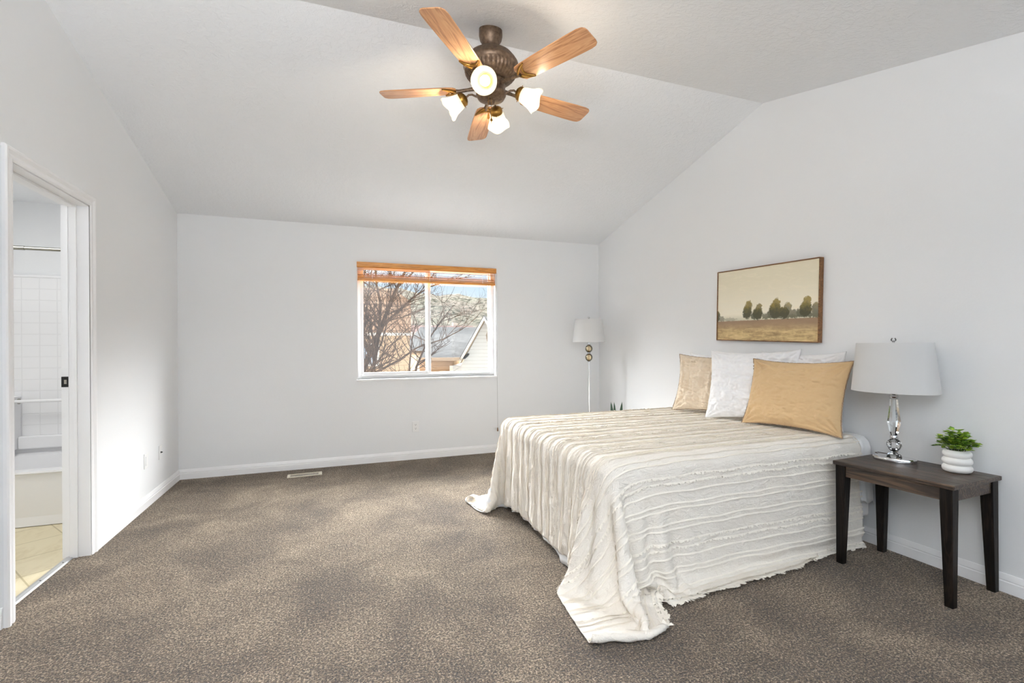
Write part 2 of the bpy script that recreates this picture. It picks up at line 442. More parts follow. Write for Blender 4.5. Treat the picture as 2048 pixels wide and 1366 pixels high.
o = m.build('threshold_strip', M_STRIP); tag(o, 'grey metal carpet strip across the bathroom doorway', 'threshold')
for y in (2.95, 3.17, 3.39): MB().lathe([(.0001, .0115), (.004, .011), (.004, .009)], 10, (XL - .086, y, 0)).build('screw', M_SLOT, o)

# ------------------------------------------------------------------ back window
w1 = empty('window_1', (WX0, YB, WZ0)); w1['kind'] = 'structure'
ww, wh = WX1 - WX0, WZ1 - WZ0
def frame_mb(x0, x1, z0, z1, w, y0, y1, m=None):
    m = m or MB()
    m.box((x0, y0, z0), (x0 + w, y1, z1)); m.box((x1 - w, y0, z0), (x1, y1, z1))
    m.box((x0 + w, y0, z0), (x1 - w, y1, z0 + w)); m.box((x0 + w, y0, z1 - w), (x1 - w, y1, z1))
    return m
frame_mb(0, ww, 0, wh, .036, .07, .145).build('window_frame', M_VINYL, w1, bevel=.003)
mid = .745
frame_mb(.03, mid + .026, .03, wh - .03, .034, .082, .108).build('sash', M_VINYL, w1, bevel=.003)
frame_mb(mid - .026, ww - .03, .03, wh - .03, .022, .112, .135).build('sash', M_VINYL, w1, bevel=.003)
m = MB(); m.box((.06, .094, .06), (mid - .004, .096, wh - .06)); m.build('pane', M_GLASS, w1)
m = MB(); m.box((mid - .006, .122, .05), (ww - .05, .124, wh - .05)); m.build('pane', M_GLASS, w1)
m = MB(); m.box((mid - .006, .074, .5), (mid + .01, .083, .56)); m.build('sash_lock', M_VINYL, w1, bevel=.002)
m = MB(); m.box((-.012, -.024, -.022), (ww + .012, .075, .0)); m.build('window_sill', M_TRIM, w1, bevel=.003)

# frame of the unseen window added behind the camera for the fill light
w2 = empty('fill_window', (FW0, YF - T, .6)); w2['kind'] = 'structure'
frame_mb(0, FW1 - FW0, 0, 1.7, .05, .02, .08).build('window_frame', M_VINYL, w2)

# ------------------------------------------------------------------ bathroom things
tb = thing('bathtub', 'white built-in bathtub seen through the bathroom doorway', 'bathtub', (-2.1, 4.19, 0))
x0, x1 = PW + .1, XL - WT
m = MB(); rimz = .372
X0, X1 = x0 + 2.1 - .1, x1 + 2.1
m.add([(X0, 0, 0), (X1, 0, 0), (X1, .012, .06), (X0, .012, .06), (X0, .004, rimz - .02), (X1, .004, rimz - .02), (X0, -.012, rimz - .012), (X1, -.012, rimz - .012), (X0, -.008, rimz), (X1, -.008, rimz),
       (X0, .09, rimz), (X1, .09, rimz)], [(0, 1, 2, 3), (3, 2, 5, 4), (4, 5, 7, 6), (6, 7, 9, 8), (8, 9, 11, 10)])
m.build('apron', M_TUB, tb)
m = MB()
m.add([(X0, .09, rimz), (X1, .09, rimz), (X0, .14, .1), (X1, .14, .1), (X0, .58, .1), (X1, .58, .1), (X0, .64, rimz), (X1, .64, rimz), (X0, .69, rimz + .02), (X1, .69, rimz + .02), (X0, .70, .42), (X1, .70, .42)],
      [(0, 1, 3, 2), (2, 3, 5, 4), (4, 5, 7, 6), (6, 7, 9, 8), (8, 9, 11, 10)])
m.build('basin', M_TUB, tb, smooth=True, angle=30)
su = thing('shower_surround', 'white moulded tile shower surround on the wall behind the bathtub', 'shower surround', (-2.1, 4.895, .42))
m = MB(); m.box((X0, 0, 0), (X1, .022, 1.352)); m.build('back_panel', M_SURROUND, su)
m = MB(); m.box((X0, -.006, 1.352), (X1, .022, 1.372)); m.build('top_lip', M_TUB, su, bevel=.004)
m = MB(); m.box((X0, -.13, 0), (-.225, 0, .415)); m.build('soap_ledge', M_SURROUND, su, bevel=.01)
m = MB(); m.box((-.225, -.06, 0), (X1, 0, .1)); m.build('lower_ledge', M_TUB, su, bevel=.01)
gb = thing('grab_bar', 'white towel bar across the tiled tub wall', 'towel bar', (-2.3, 4.80, .80))
MB().tube([(-.02, -.02, 0), (.75, -.02, 0)], .0125, 12).build('bar', M_TUB, gb, smooth=True)
MB().lathe([(.022, 0), (.022, .008), (.014, .012)], 16, (0, 0, 0), M=Matrix.Rotation(PI / 2, 3, 'Y')).build('flange', M_NICKEL, gb)
MB().tube([(.7, -.02, 0), (.7, .075, 0)], .012, 10).build('bracket', M_TUB, gb)
rd = thing('shower_rod', 'brushed metal shower curtain rod above the bathtub', 'shower rod', (-2.1, 4.19, 1.888))
MB().tube([(PW + 2.1, 0, 0), (.1, 0, 0)], .0125, 16).build('inner_tube', M_NICKEL, rd, smooth=True)
MB().tube([(PW + 2.1, 0, 0), (.13, 0, 0)], .0145, 16).build('outer_tube', M_NICKEL, rd, smooth=True)
MB().tube([(.12, 0, 0), (x1 + 2.1, 0, 0)], .0125, 16).build('end_tube', M_NICKEL, rd, smooth=True)
# ------------------------------------------------------------------ ceiling fan
FC = (.83, 2.57)
fz = ceil_z(FC[1])
fan = thing('ceiling_fan', 'brown five-blade ceiling fan with four lit frosted lamps under the vaulted ceiling', 'ceiling fan', (FC[0], FC[1], fz))
MB().lathe([(.03, .012), (.064, .014), (.066, -.034), (.061, -.058), (.05, -.076), (.047, -.084), (.03, -.1), (.014, -.102)], 36).build('canopy', M_BRONZE, fan, smooth=True)
MB().lathe([(.013, -.09), (.013, -.15)], 16).build('downrod', M_BLACKMETAL, fan, smooth=True)
def flute(r, z, a):
    if -.285 < z < -.232 : return r * (1 + .022 * math.cos(40 * a))
    if -.20 < z < -.165: return r
    return r
prof = [(.016, -.122), (.06, -.124), (.095, -.134), (.124, -.154), (.143, -.178), (.149, -.192), (.154, -.196), (.155, -.210), (.15, -.217), (.148, -.223), (.147, -.229)]
prof += [(.145 - .035 * q * q, -.233 - .05 * q) for q in (0, .2, .4, .6, .8, 1)]
prof += [(.104, -.287), (.09, -.292), (.03, -.294)]
MB().lathe(prof, 160, flute=flute).build('motor_housing', M_BRONZE, fan, smooth=True, angle=50)
MB().lathe([(.06, -.288), (.084, -.296), (.086, -.305), (.08, -.312), (.08, -.352), (.084, -.358), (.084, -.368), (.074, -.386), (.05, -.398), (.022, -.402), (.018, -.414), (.006, -.418), (.0001, -.418)], 48).build('switch_housing', M_BRONZE, fan, smooth=True)
def blade_mb():
    out = []
    xs = [.205, .22, .26, .34, .45, .56, .62, .645, .658, .662]
    hw = [.034, .052, .058, .062, .066, .069, .069, .064, .052, .036]
    top = [(x, w) for x, w in zip(xs, hw)]
    poly = top + [(x, -w) for x, w in reversed(top)]
    return MB().prism(poly, 2, -.003, .003)
def bracket_mb():
    m = MB()
    # arm out of the motor and a double crescent plate under the blade root
    def cres(x0, w, dep, th):
        pts = []
        for i in range(15):
            a = -1 + 2 * i / 14
            pts.append((x0 + dep * (a * a), w * a, -.0065))
        m.tube(pts, [th * (.35 + .65 * (1 - abs(-1 + 2 * i / 14) ** 1.5)) + .0012 for i in range(15)], 8)
    cres(.212, .054, .07, .008); cres(.244, .05, .035, .006)
    return m
for a, k in ((-129.9, 1.045), (-63.8, 1.02), (9.4, 1.0), (81.0, 1.03), (154.5, .955)):
    Mx = Matrix.Rotation(math.radians(a), 4, 'Z') @ Matrix.Translation((0, 0, -.331)) @ Matrix.Rotation(math.radians(-11), 4, 'X') @ Matrix.Scale(k, 4, (1, 0, 0))
    b = blade_mb().build('blade', M_BLADE, fan, bevel=.002)
    b.matrix_local = Mx
    bracket_mb().build('blade_bracket', M_BRASS, b, smooth=True)
    MB().tube([(.085, 0, .006), (.14, 0, .001), (.19, 0, -.004), (.222, 0, -.005)], [.012, .009, .010, .014], 10).build('blade_arm', M_BRONZE, b, smooth=True)
AZ = [-116, -30, 62, 149]
for q, a in enumerate(AZ):
    Mz = Matrix.Rotation(math.radians(a), 4, 'Z')
    arm = MB().tube([(.06, 0, -.366), (.085, 0, -.366), (.11, 0, -.352), (.13, 0, -.352), (.147, 0, -.366)], .0055, 10).build('lamp_arm', M_BRONZE, fan, smooth=True)
    arm.matrix_local = Mz
    el = math.radians(29)
    D = Vector((math.cos(el), 0, -math.sin(el)))
    Mn = Matrix.Translation((.146, 0, -.364)) @ D.to_track_quat('Z', 'Y').to_matrix().to_4x4()
    f = MB().lathe([(.008, -.004), (.024, .002), (.036, .014), (.038, .026), (.038, .034), (.036, .034)], 36, flute=lambda r, z, a: r * (1 + (.03 * math.cos(18 * a) if .005 < z < .02 else 0))).build('lamp_fitter', M_BRASS, arm, smooth=True)
    f.matrix_local = Mn
    for s in range(3):
        aa = s * 2 * PI / 3 + .4
        o = MB().tube([(.034 * math.cos(aa), .034 * math.sin(aa), .028), (.05 * math.cos(aa), .05 * math.sin(aa), .028)], .002, 6).build('thumb_screw', M_BRASS, arm); o.matrix_local = Mn
    pr = [(.033, .022), (.036, .03), (.042, .045), (.046, .065), (.05, .085), (.056, .10), (.064, .115), (.068, .124)]
    pr2 = [(r - .003, z) for r, z in reversed(pr)]
    mm = MB().shell(pr + pr2, 48)
    mm.v = [(x, y, z + (.007 * max(0, (z - .08) / .044) ** 1.5 * math.cos(4 * math.atan2(y, x)) if z > .08 else 0)) for x, y, z in mm.v]
    o = mm.build('lamp_shade', M_FROST, arm, smooth=True, angle=80); o.matrix_local = Mn
    o = MB().ball((0, 0, .082), .027, 20, 12, 1.25).build('bulb', M_BULB, arm, smooth=True); o.matrix_local = Mn
    ld = bpy.data.lights.new('bulb_light', 'POINT'); ld.energy = 3.4; ld.color = (1, .86, .66); ld.shadow_soft_size = .03
    lo = bpy.data.objects.new('bulb_light', ld); COL.objects.link(lo); lo.location = Vector((FC[0], FC[1], fz)) + (Mz @ Mn) @ Vector((0, 0, .128))
for px, l, knob in ((-.028, .1, True), (-.012, .105, False)):
    c = MB().tube([(px, -.04, -.39), (px, -.04, -.40 - l)], .0012, 6).build('pull_chain', M_BRASS, fan)
    k = MB().lathe([(.001, .03), (.004, .026), (.007, .012), (.008, .002), (.004, -.004), (.001, -.006)] if knob else [(.001, .03), (.003, .022), (.002, .01), (.008, -.004), (.002, -.01), (.001, -.022)], 14, (px, -.04, -.43 - l + .012))
    k.build('pull_knob', M_BLIND if knob else M_BRASS, c, smooth=True)

# ------------------------------------------------------------------ blind on the back window
bl = thing('window_blind', 'honey wood slat blind pulled up at the top of the window', 'blind', (WX0, YB, WZ1))
m = MB(); m.prism([(-.03, -.0), (-.03, -.048), (-.024, -.056), (-.014, -.056), (-.014, 0)], 0, -.004, ww + .005); m.build('valance', M_BLIND, bl, bevel=.002)
m = MB(); m.box((.004, -.01, -.03), (ww - .004, .045, -.002)); m.build('headrail', M_BLIND, bl)
m = MB()
for z, tl in ((-.073, .1), (-.094, .16), (-.112, .10), (-.128, -.05), (-.137, .12), (-.144, .04), (-.1495, .06), (-.155, .05), (-.160, .05)):
    q = .025
    ex = .0
    m.hexa([(.006, .018 - q, z - q * tl - .0012), (ww - .006, .018 - q, z - q * tl - .0012 + ex), (ww - .006, .018 + q, z + q * tl - .0012), (.006, .018 + q, z + q * tl - .0012)],
           [(.006, .018 - q, z - q * tl + .0012), (ww - .006, .018 - q, z - q * tl + .0012), (ww - .006, .018 + q, z + q * tl + .0012), (.006, .018 + q, z + q * tl + .0012)])
m.build('slats', M_BLIND, bl)
m = MB(); m.box((.004, -.009, -.188), (ww - .004, .045, -.166)); m.build('bottom_rail', M_BLIND, bl, bevel=.003)
for x in (.15, .745, 1.34):
    m = MB(); m.box((x - .0015, -.011, -.17), (x + .0015, -.0095, -.05)); m.box((x - .0015, .0455, -.17), (x + .0015, .047, -.05)); m.build('ladder_cord', M_TRIM, bl)
m = MB(); m.tube([(ww + .006, -.036, -.05), (ww + .006, -.034, -.4), (ww + .006, -.036, -.9), (ww + .006, -.0352, -1.215), (ww + .007, -.0352, -1.79)], .0018, 6)
cd = m.build('lift_cord', plain('grey_cord', (.42, .42, .42), .7), bl)
MB().lathe([(.002, .02), (.006, .012), (.009, -.018), (.004, -.024)], 12, (ww + .007, -.0352, -1.81)).build('cord_tassel', M_FRAME, cd, smooth=True)

# ------------------------------------------------------------------ painting
pa = thing('framed_painting', 'framed landscape painting of dark trees in a tan field above the bed', 'painting', (XR, 2.731, 1.51))
pa.rotation_euler = (math.radians(1.75), 0, 0)
PWD, PHT = .91, .567
m = MB()
hw, hh, fd, fw = PWD / 2, PHT / 2, .036, .007
m.box((-fd, -hw, -hh), (-.002, -hw + fw, hh)); m.box((-fd, hw - fw, -hh), (-.002, hw, hh)); m.box((-fd, -hw + fw, -hh), (-.002, hw - fw, -hh + fw)); m.box((-fd, -hw + fw, hh - fw), (-.002, hw - fw, hh))
m.build('frame', M_FRAME, pa, bevel=.001)
t = NT('painted_landscape')
oc = t.coord('Object')
sp = t.n('SeparateXYZ', {0: oc})
U = t.math('SUBTRACT', .5, t.math('DIVIDE', sp.outputs[1], PWD))     # 0 far end .. 1 near end
V = t.math('ADD', t.math('DIVIDE', sp.outputs[2], PHT), .5)
nz = t.noise(oc, 38, 4, .6); nb = t.noise(oc, 5, 4, .6)
st = t.noise(t.coord('Object', (1, 5, 26)), 1.6, 5, .6, .8)
sky = t.mix(t.range(V, .25, .9), lin(240, 233, 214), lin(224, 215, 190))
sky = t.mix(t.range(st, .45, .7, 0, .55), sky, lin(236, 226, 202))
fld = t.ramp(t.math('ADD', t.math('MULTIPLY', st, .8), t.math('MULTIPLY', nz, .25)), [(.32, lin(138, 114, 80)), (.46, lin(176, 150, 106)), (.6, lin(206, 180, 130)), (.72, lin(218, 196, 146))])
fld = t.mix(t.range(V, .27, .10), lin(150, 124, 98), fld)
horizon = t.math('ADD', .275, t.math('MULTIPLY', U, .025))
pic = t.mix(t.range(t.math('SUBTRACT', V, t.math('ADD', horizon, t.math('MULTIPLY', t.math('SUBTRACT', nz, .5), .015))), -.004, .006), fld, sky)
haze = t.math('MULTIPLY', t.range(t.math('SUBTRACT', V, horizon), .10, .0, 0, .55), t.range(t.math('SUBTRACT', V, horizon), -.006, .006))
pic = t.mix(haze, pic, lin(168, 166, 136))
trees = [(.01, .35, .026, .085, .95), (.05, .31, .04, .035, .6), (.15, .30, .09, .022, .35), (.345, .40, .048, .10, 1), (.36, .48, .036, .075, .95), (.33, .36, .04, .05, .95), (.45, .37, .055, .085, 1), (.465, .44, .032, .07, .9), (.42, .34, .04, .05, .9), (.53, .33, .035, .045, .8),
         (.62, .40, .06, .11, 1), (.63, .49, .04, .075, .95), (.585, .36, .04, .06, .9), (.70, .37, .055, .075, 1), (.735, .43, .034, .075, .85), (.79, .35, .055, .055, .8), (.885, .40, .055, .10, 1), (.90, .49, .034, .075, .95), (.85, .36, .045, .06, .9), (.975, .40, .045, .085, .85), (.68, .325, .16, .03, .85), (.92, .33, .1, .03, .85)]
acc = None
wx = t.math('ADD', U, t.math('MULTIPLY', t.math('SUBTRACT', t.noise(oc, 60, 4, .7), .5), .05))
wy = t.math('ADD', V, t.math('MULTIPLY', t.math('SUBTRACT', t.noise(t.coord('Object', (1, 1, 1), (0, 0, 0), (3, 1, 2)), 55, 4, .7), .5), .09))
for cx_, cy_, rx_, ry_, o_ in trees:
    a = t.math('DIVIDE', t.math('SUBTRACT', wx, cx_), rx_); b = t.math('DIVIDE', t.math('SUBTRACT', wy, cy_), ry_)
    d = t.math('ADD', t.math('MULTIPLY', a, a), t.math('MULTIPLY', b, b))
    k = t.math('MULTIPLY', t.range(d, 1.15, .7), o_)
    acc = k if acc is None else t.math('MAXIMUM', acc, k)
tcol = t.mix(t.range(t.math('ADD', V, t.math('MULTIPLY', nz, .2)), .46, .66), lin(78, 76, 54), lin(150, 130, 66))
pic = t.mix(acc, pic, tcol)
M_PAINT = t.pbr(pic, .6, normal=t.bump(nz, .08, .003))
m = MB(); m.box((-fd + .006, -hw + fw, -hh + fw), (-.012, hw - fw, hh - fw)); m.build('canvas', M_PAINT, pa)

# ------------------------------------------------------------------ wall plates, floor vent
def plate(name, label, cat, loc, rz, kind, group=None):
    p = thing(name, label, cat, loc, rz, group)
    MB().box((-.035, -.006, -.057), (.035, 0, .057)).build('cover_plate', M_PLASTIC, p, bevel=.003)
    if kind == 'duplex':
        for dz in (-.02, .02):
            r = MB().prism([(-.016, dz - .008), (-.012, dz - .014), (.012, dz - .014), (.016, dz - .008), (.016, dz + .008), (.012, dz + .014), (-.012, dz + .014), (-.016, dz + .008)], 1, -.0085, -.005).build('receptacle', M_PLASTIC, p)
            m = MB(); m.box((-.007, -.0088, dz + .0), (-.0045, -.0084, dz + .008)); m.box((.0045, -.0088, dz + .0), (.007, -.0084, dz + .008)); m.lathe([(.003, -.0003), (.003, .0003)], 8, (0, -.0086, dz - .006), M=Matrix.Rotation(PI / 2, 3, 'X'))
            m.build('slot', M_SLOT, r)
    elif kind == 'rocker':
        MB().prism([(-.017, -.034), (.017, -.034), (.017, .034), (-.017, .034)], 1, -.009, -.005).build('insert', M_PLASTIC, p, bevel=.002)
    else:
        MB().lathe([(.008, 0), (.007, .004), (.004, .004), (.004, .012)], 14, (0, -.006, 0), M=Matrix.Rotation(PI / 2, 3, 'X')).build('jack', M_SLOT, p)
    return p
plate('wall_outlet', 'white duplex outlet low on the back wall below the window', 'outlet', (.80, YB, .347), 0, 'duplex')
plate('wall_outlet', 'white outlet plate low on the left wall, nearer the bathroom door', 'outlet', (XL, 4.362, .352), PI / 2, 'rocker')
plate('cable_plate', 'white wall plate with a dark jack low on the left wall near the corner', 'wall plate', (XL, 4.682, .352), PI / 2, 'jack')
v = thing('floor_vent', 'cream slotted metal floor vent in the carpet by the back wall', 'floor vent', (-.275, 4.915, 0), math.radians(2))
m = MB(); m.box((-.15, -.055, 0), (-.125, .055, .007)); m.box((.125, -.055, 0), (.15, .055, .007)); m.box((-.125, -.055, 0), (.125, -.042, .007)); m.box((-.125, .042, 0), (.125, .055, .007))
M_VENT = plain('cream_enamel', lin(226, 218, 200), .4)
m.build('vent_frame', M_VENT, v, bevel=.0015)
m = MB()
for i in range(19):
    x = -.118 + i * .0131
    m.hexa([(x - .004, -.042, .0), (x + .0, -.042, .0), (x + .0, .042, .0), (x - .004, .042, .0)], [(x + .001, -.042, .006), (x + .005, -.042, .006), (x + .005, .042, .006), (x + .001, .042, .006)])
m.build('louvres', M_VENT, v)
m = MB(); m.box((-.125, -.042, .0002), (.125, .042, .0012)); m.build('duct', M_SLOT, v)

# ------------------------------------------------------------------ bed
BX0, BX1, BY0, BY1, BZ = 1.185, 3.02, 1.96, 3.48, .645
bed = thing('bed', 'queen bed without headboard standing against the right wall under the painting', 'bed', ((BX0 + BX1) / 2, (BY0 + BY1) / 2, 0))
bx, by = (BX1 - BX0) / 2, (BY1 - BY0) / 2
MB().box((-bx, -by, .40), (bx, by, BZ)).build('mattress', M_MATTRESS, bed, smooth=True, bevel=.05, seg=5)
MB().box((-bx + .01, -by + .01, .17), (bx - .01, by - .01, .40)).build('box_spring', M_MATTRESS, bed, bevel=.015)
m = MB(); m.box((-bx + .06, -by + .08, .13), (bx - .2, -by + .11, .17)); m.box((-bx + .06, by - .11, .13), (bx - .2, by - .08, .17)); m.box((-bx + .06, -by + .11, .13), (-bx + .09, by - .11, .17)); m.box((bx - .23, -by + .11, .13), (bx - .2, by - .11, .17))
m.build('bed_frame', M_BLACKMETAL, bed)
for sx in (-1, 1):
    for sy in (-1, 1): MB().lathe([(.022, 0), (.022, .02), (.016, .025), (.016, .135)], 14, (sx * (bx - .24), sy * (by - .13), 0)).build('leg', M_BLACKMETAL, bed)

# coverlet: a rectangle of cloth laid over the bed and let fall (position based dynamics)
RND = .065
def collide(P, Vp, thick=.012):
    c = np.array([(BX0 + BX1) / 2, (BY0 + BY1) / 2, BZ / 2 - .2]); h = np.array([(BX1 - BX0) / 2, (BY1 - BY0) / 2, BZ / 2 + .2]) - RND
    d = P - c; q = np.abs(d) - h
    qo = np.maximum(q, 0); lo = np.sqrt((qo ** 2).sum(-1)); li = np.minimum(q.max(-1), 0)
    sd = lo + li - RND - thick
    hit = sd < 0
    if hit.any():
        n = np.where((lo > 1e-6)[..., None], qo / np.maximum(lo, 1e-9)[..., None], (q == q.max(-1, keepdims=True)).astype(float)) * np.sign(d)
        P[hit] -= (sd[..., None] * n)[hit]
        mv = (P - Vp)[hit]; nn = n[hit]
        tan = mv - (mv * nn).sum(-1, keepdims=True) * nn
        P[hit] -= tan * .45
    fl = P[..., 2] < .012
    if fl.any():
        P[..., 2][fl] = .012
        P[..., :2][fl] = Vp[..., :2][fl] + (P[..., :2][fl] - Vp[..., :2][fl]) * .9
    P[..., 0] = np.minimum(P[..., 0], XR - .03)
def relax(P, pairs, k):
    for a, b, L in pairs:
        A = P[a]; B = P[b]; d = B - A
        l = np.sqrt((d ** 2).sum(-1, keepdims=True)) + 1e-9
        c = d * ((l - L) / l * (.5 * k))
        P[a] = A + c; P[b] = B - c
def sl(a, b): return slice(a, b)
def pairs_for(nt, ns, d):
    st, sh_, be = [], [], []
    for p in (0, 1):
        n = (nt - p) // 2
        st.append(((slice(p, p + 2 * n, 2), slice(None)), (slice(p + 1, p + 2 * n, 2), slice(None)), d))
        n = (ns - p) // 2
        st.append(((slice(None), slice(p, p + 2 * n, 2)), (slice(None), slice(p + 1, p + 2 * n, 2)), d))
    D = d * math.sqrt(2)
    for p in (0, 1):
        n = (nt - p) // 2
        A, B = slice(p, p + 2 * n, 2), slice(p + 1, p + 2 * n, 2)
        sh_.append(((A, slice(0, ns - 1)), (B, slice(1, ns)), D)); sh_.append(((A, slice(1, ns)), (B, slice(0, ns - 1)), D))
    for p in range(4):
        n = (nt - p) // 4
        be.append(((slice(p, p + 4 * n, 4), slice(None)), (slice(p + 2, p + 4 * n, 4), slice(None)), 2 * d))
        n = (ns - p) // 4
        be.append(((slice(None), slice(p, p + 4 * n, 4)), (slice(None), slice(p + 2, p + 4 * n, 4)), 2 * d))
    return st, sh_, be
S_LEN, FOOT, NEAR, FAR = 2.25, .51, .635, .50
T_LEN = NEAR + (BY1 - BY0) + FAR
def pins(nt, k, k2):
    return ((0, 0, (1.005, 1.785, .014)), (0, k, (1.315, 1.675, .014)), (0, k2, (1.43, 1.89, .014)), (nt - 1, 0, (.985, 3.56, .05)))
def simulate():
    p_start = {}
    d = .045
    P = None
    for level, (dd, steps, its) in enumerate(((d, 260, 14), (d / 2, 70, 22))):
        ns = int(round(S_LEN / d)) * (2 if level else 1) + 1; nt = int(round(T_LEN / d)) * (2 if level else 1) + 1
        if level == 0:
            s = np.arange(ns) * dd; tt = np.arange(nt) * dd
            P = np.zeros((nt, ns, 3))
            P[..., 0] = (BX0 - FOOT) + s[None, :]; P[..., 1] = (BY0 - NEAR) + tt[:, None]; P[..., 2] = BZ + .03
            rs = np.random.RandomState(3); P += rs.normal(0, .003, P.shape)
        else:
            Q = np.zeros((nt, ns, 3)); Q[::2, ::2] = P
            Q[1::2, ::2] = (P[1:] + P[:-1]) / 2; Q[:, 1::2] = (Q[:, :-1:2][:, :] + Q[:, 2::2]) / 2
            P = Q; rs = np.random.RandomState(5); P += rs.normal(0, .0012, P.shape)
        st, sh_, be = pairs_for(nt, ns, dd)
        V = np.zeros_like(P); dt = .016
        k33 = int(round(.33 / dd))
        for it in range(steps):
            V[..., 2] -= 9.8 * dt
            V *= .97 if it < steps * .6 else .90
            Q = P + V * dt
            hold = []
            if True:
                f = min(1, it / 110) if level == 0 else 1
                for q, (i, j, tgt) in enumerate(pins(nt, k33, int(round(.62 / dd)))):
                    if it == 0 and level == 0: p_start[q] = P[i, j].copy()
                    e_ = f * f * (3 - 2 * f)
                    hold.append((i, j, p_start[q] * (1 - e_) + np.array(tgt) * e_ + np.array((0, 0, -.0)) ))
            for _ in range(its):
                relax(Q, st, .95); relax(Q, sh_, .22); relax(Q, be, .10)
                collide(Q, P)
                for i, j, tg in hold: Q[i, j] = tg
            V = (Q - P) / dt
            sp_ = np.sqrt((V ** 2).sum(-1, keepdims=True)); V *= np.minimum(1, 3.0 / np.maximum(sp_, 1e-9))
            P = Q
    return P, d / 2
def vnoise(x, y, seed):
    rs = np.random.RandomState(seed); G = rs.rand(256, 256)
    xi = np.floor(x).astype(int); yi = np.floor(y).astype(int); fx = x - xi; fy = y - yi
    fx = fx * fx * (3 - 2 * fx); fy = fy * fy * (3 - 2 * fy)
    g = lambda a, b: G[a % 256, b % 256]
    return (g(xi, yi) * (1 - fx) + g(xi + 1, yi) * fx) * (1 - fy) + (g(xi, yi + 1) * (1 - fx) + g(xi + 1, yi + 1) * fx) * fy - .5
def normals(P):
    a = np.gradient(P, axis=1); b = np.gradient(P, axis=0)
    n = np.cross(a, b); n /= np.linalg.norm(n, axis=-1, keepdims=True) + 1e-9
    return n
CP, CD = simulate()
nt, ns = CP.shape[:2]
# subdivide twice as fine with smooth interpolation, then crinkle
def refine(P):
    def up(A):
        n = A.shape[0]; B = np.zeros((2 * n - 1,) + A.shape[1:]); B[::2] = A
        pad = np.concatenate([2 * A[:1] - A[1:2], A, 2 * A[-1:] - A[-2:-1]])
        B[1::2] = (-pad[:-3] + 9 * pad[1:-2] + 9 * pad[2:-1] - pad[3:]) / 16
        return B
    return np.swapaxes(up(np.swapaxes(up(P), 0, 1)), 0, 1)
FP = refine(CP); FD = CD / 2
nt2, ns2 = FP.shape[:2]
SS, TT = np.meshgrid(np.arange(ns2) * FD, np.arange(nt2) * FD)
cr = .004 * vnoise(SS * 13, TT * 30, 1) + .004 * vnoise(SS * 26, TT * 60, 2) + .005 * vnoise(SS * 22 + TT * 9, TT * 16, 4)
footness = np.clip((FOOT + .1 - SS) / .2, 0, 1)
cr += footness * .008 * vnoise(SS * 7 + 3 * vnoise(SS * 6, TT * 5, 8), TT * 42, 6)
topness = np.clip((FP[..., 2] - BZ + .03) / .03, 0, 1); cr *= 1 - .45 * topness
FN = normals(FP)
up_ = np.where((FN[..., 2:3] < 0) & (FP[..., 2:3] > BZ), -1, 1)
if FN[nt2 // 2, ns2 // 2, 2] < 0: FN = -FN
FP = FP + FN * (cr + .003)[..., None]
FP[..., 2] = np.maximum(FP[..., 2], .006)
kx = np.clip((FP[..., 0] - 2.25) / .3, 0, 1); FP[..., 1] += np.maximum(0, 1.935 - FP[..., 1]) * kx * kx * (3 - 2 * kx) * (FP[..., 1] < 2.0)   # pushed back by the side table
cov = thing('coverlet', 'cream white fringed coverlet draped over the bed down to the carpet', 'coverlet', (0, 0, 0))
me = bpy.data.meshes.new('cover_cloth')
idx = np.arange(nt2 * ns2).reshape(nt2, ns2)
fc = np.stack([idx[:-1, :-1], idx[:-1, 1:], idx[1:, 1:], idx[1:, :-1]], -1).reshape(-1, 4)
me.from_pydata(FP.reshape(-1, 3).tolist(), [], fc.tolist())
uvl = me.uv_layers.new(name='UVMap')
li = np.empty(len(me.loops), dtype=np.int32); me.loops.foreach_get('vertex_index', li)
uvl.data.foreach_set('uv', np.stack([SS.reshape(-1)[li], TT.reshape(-1)[li]], -1).astype(np.float32).reshape(-1))
me.polygons.foreach_set('use_smooth', [True] * len(me.polygons))
me.materials.append(M_COVER)
o = bpy.data.objects.new('cover_cloth', me); COL.objects.link(o); o.parent = cov
sol = o.modifiers.new('thickness', 'SOLIDIFY'); sol.thickness = .004; sol.offset = -1

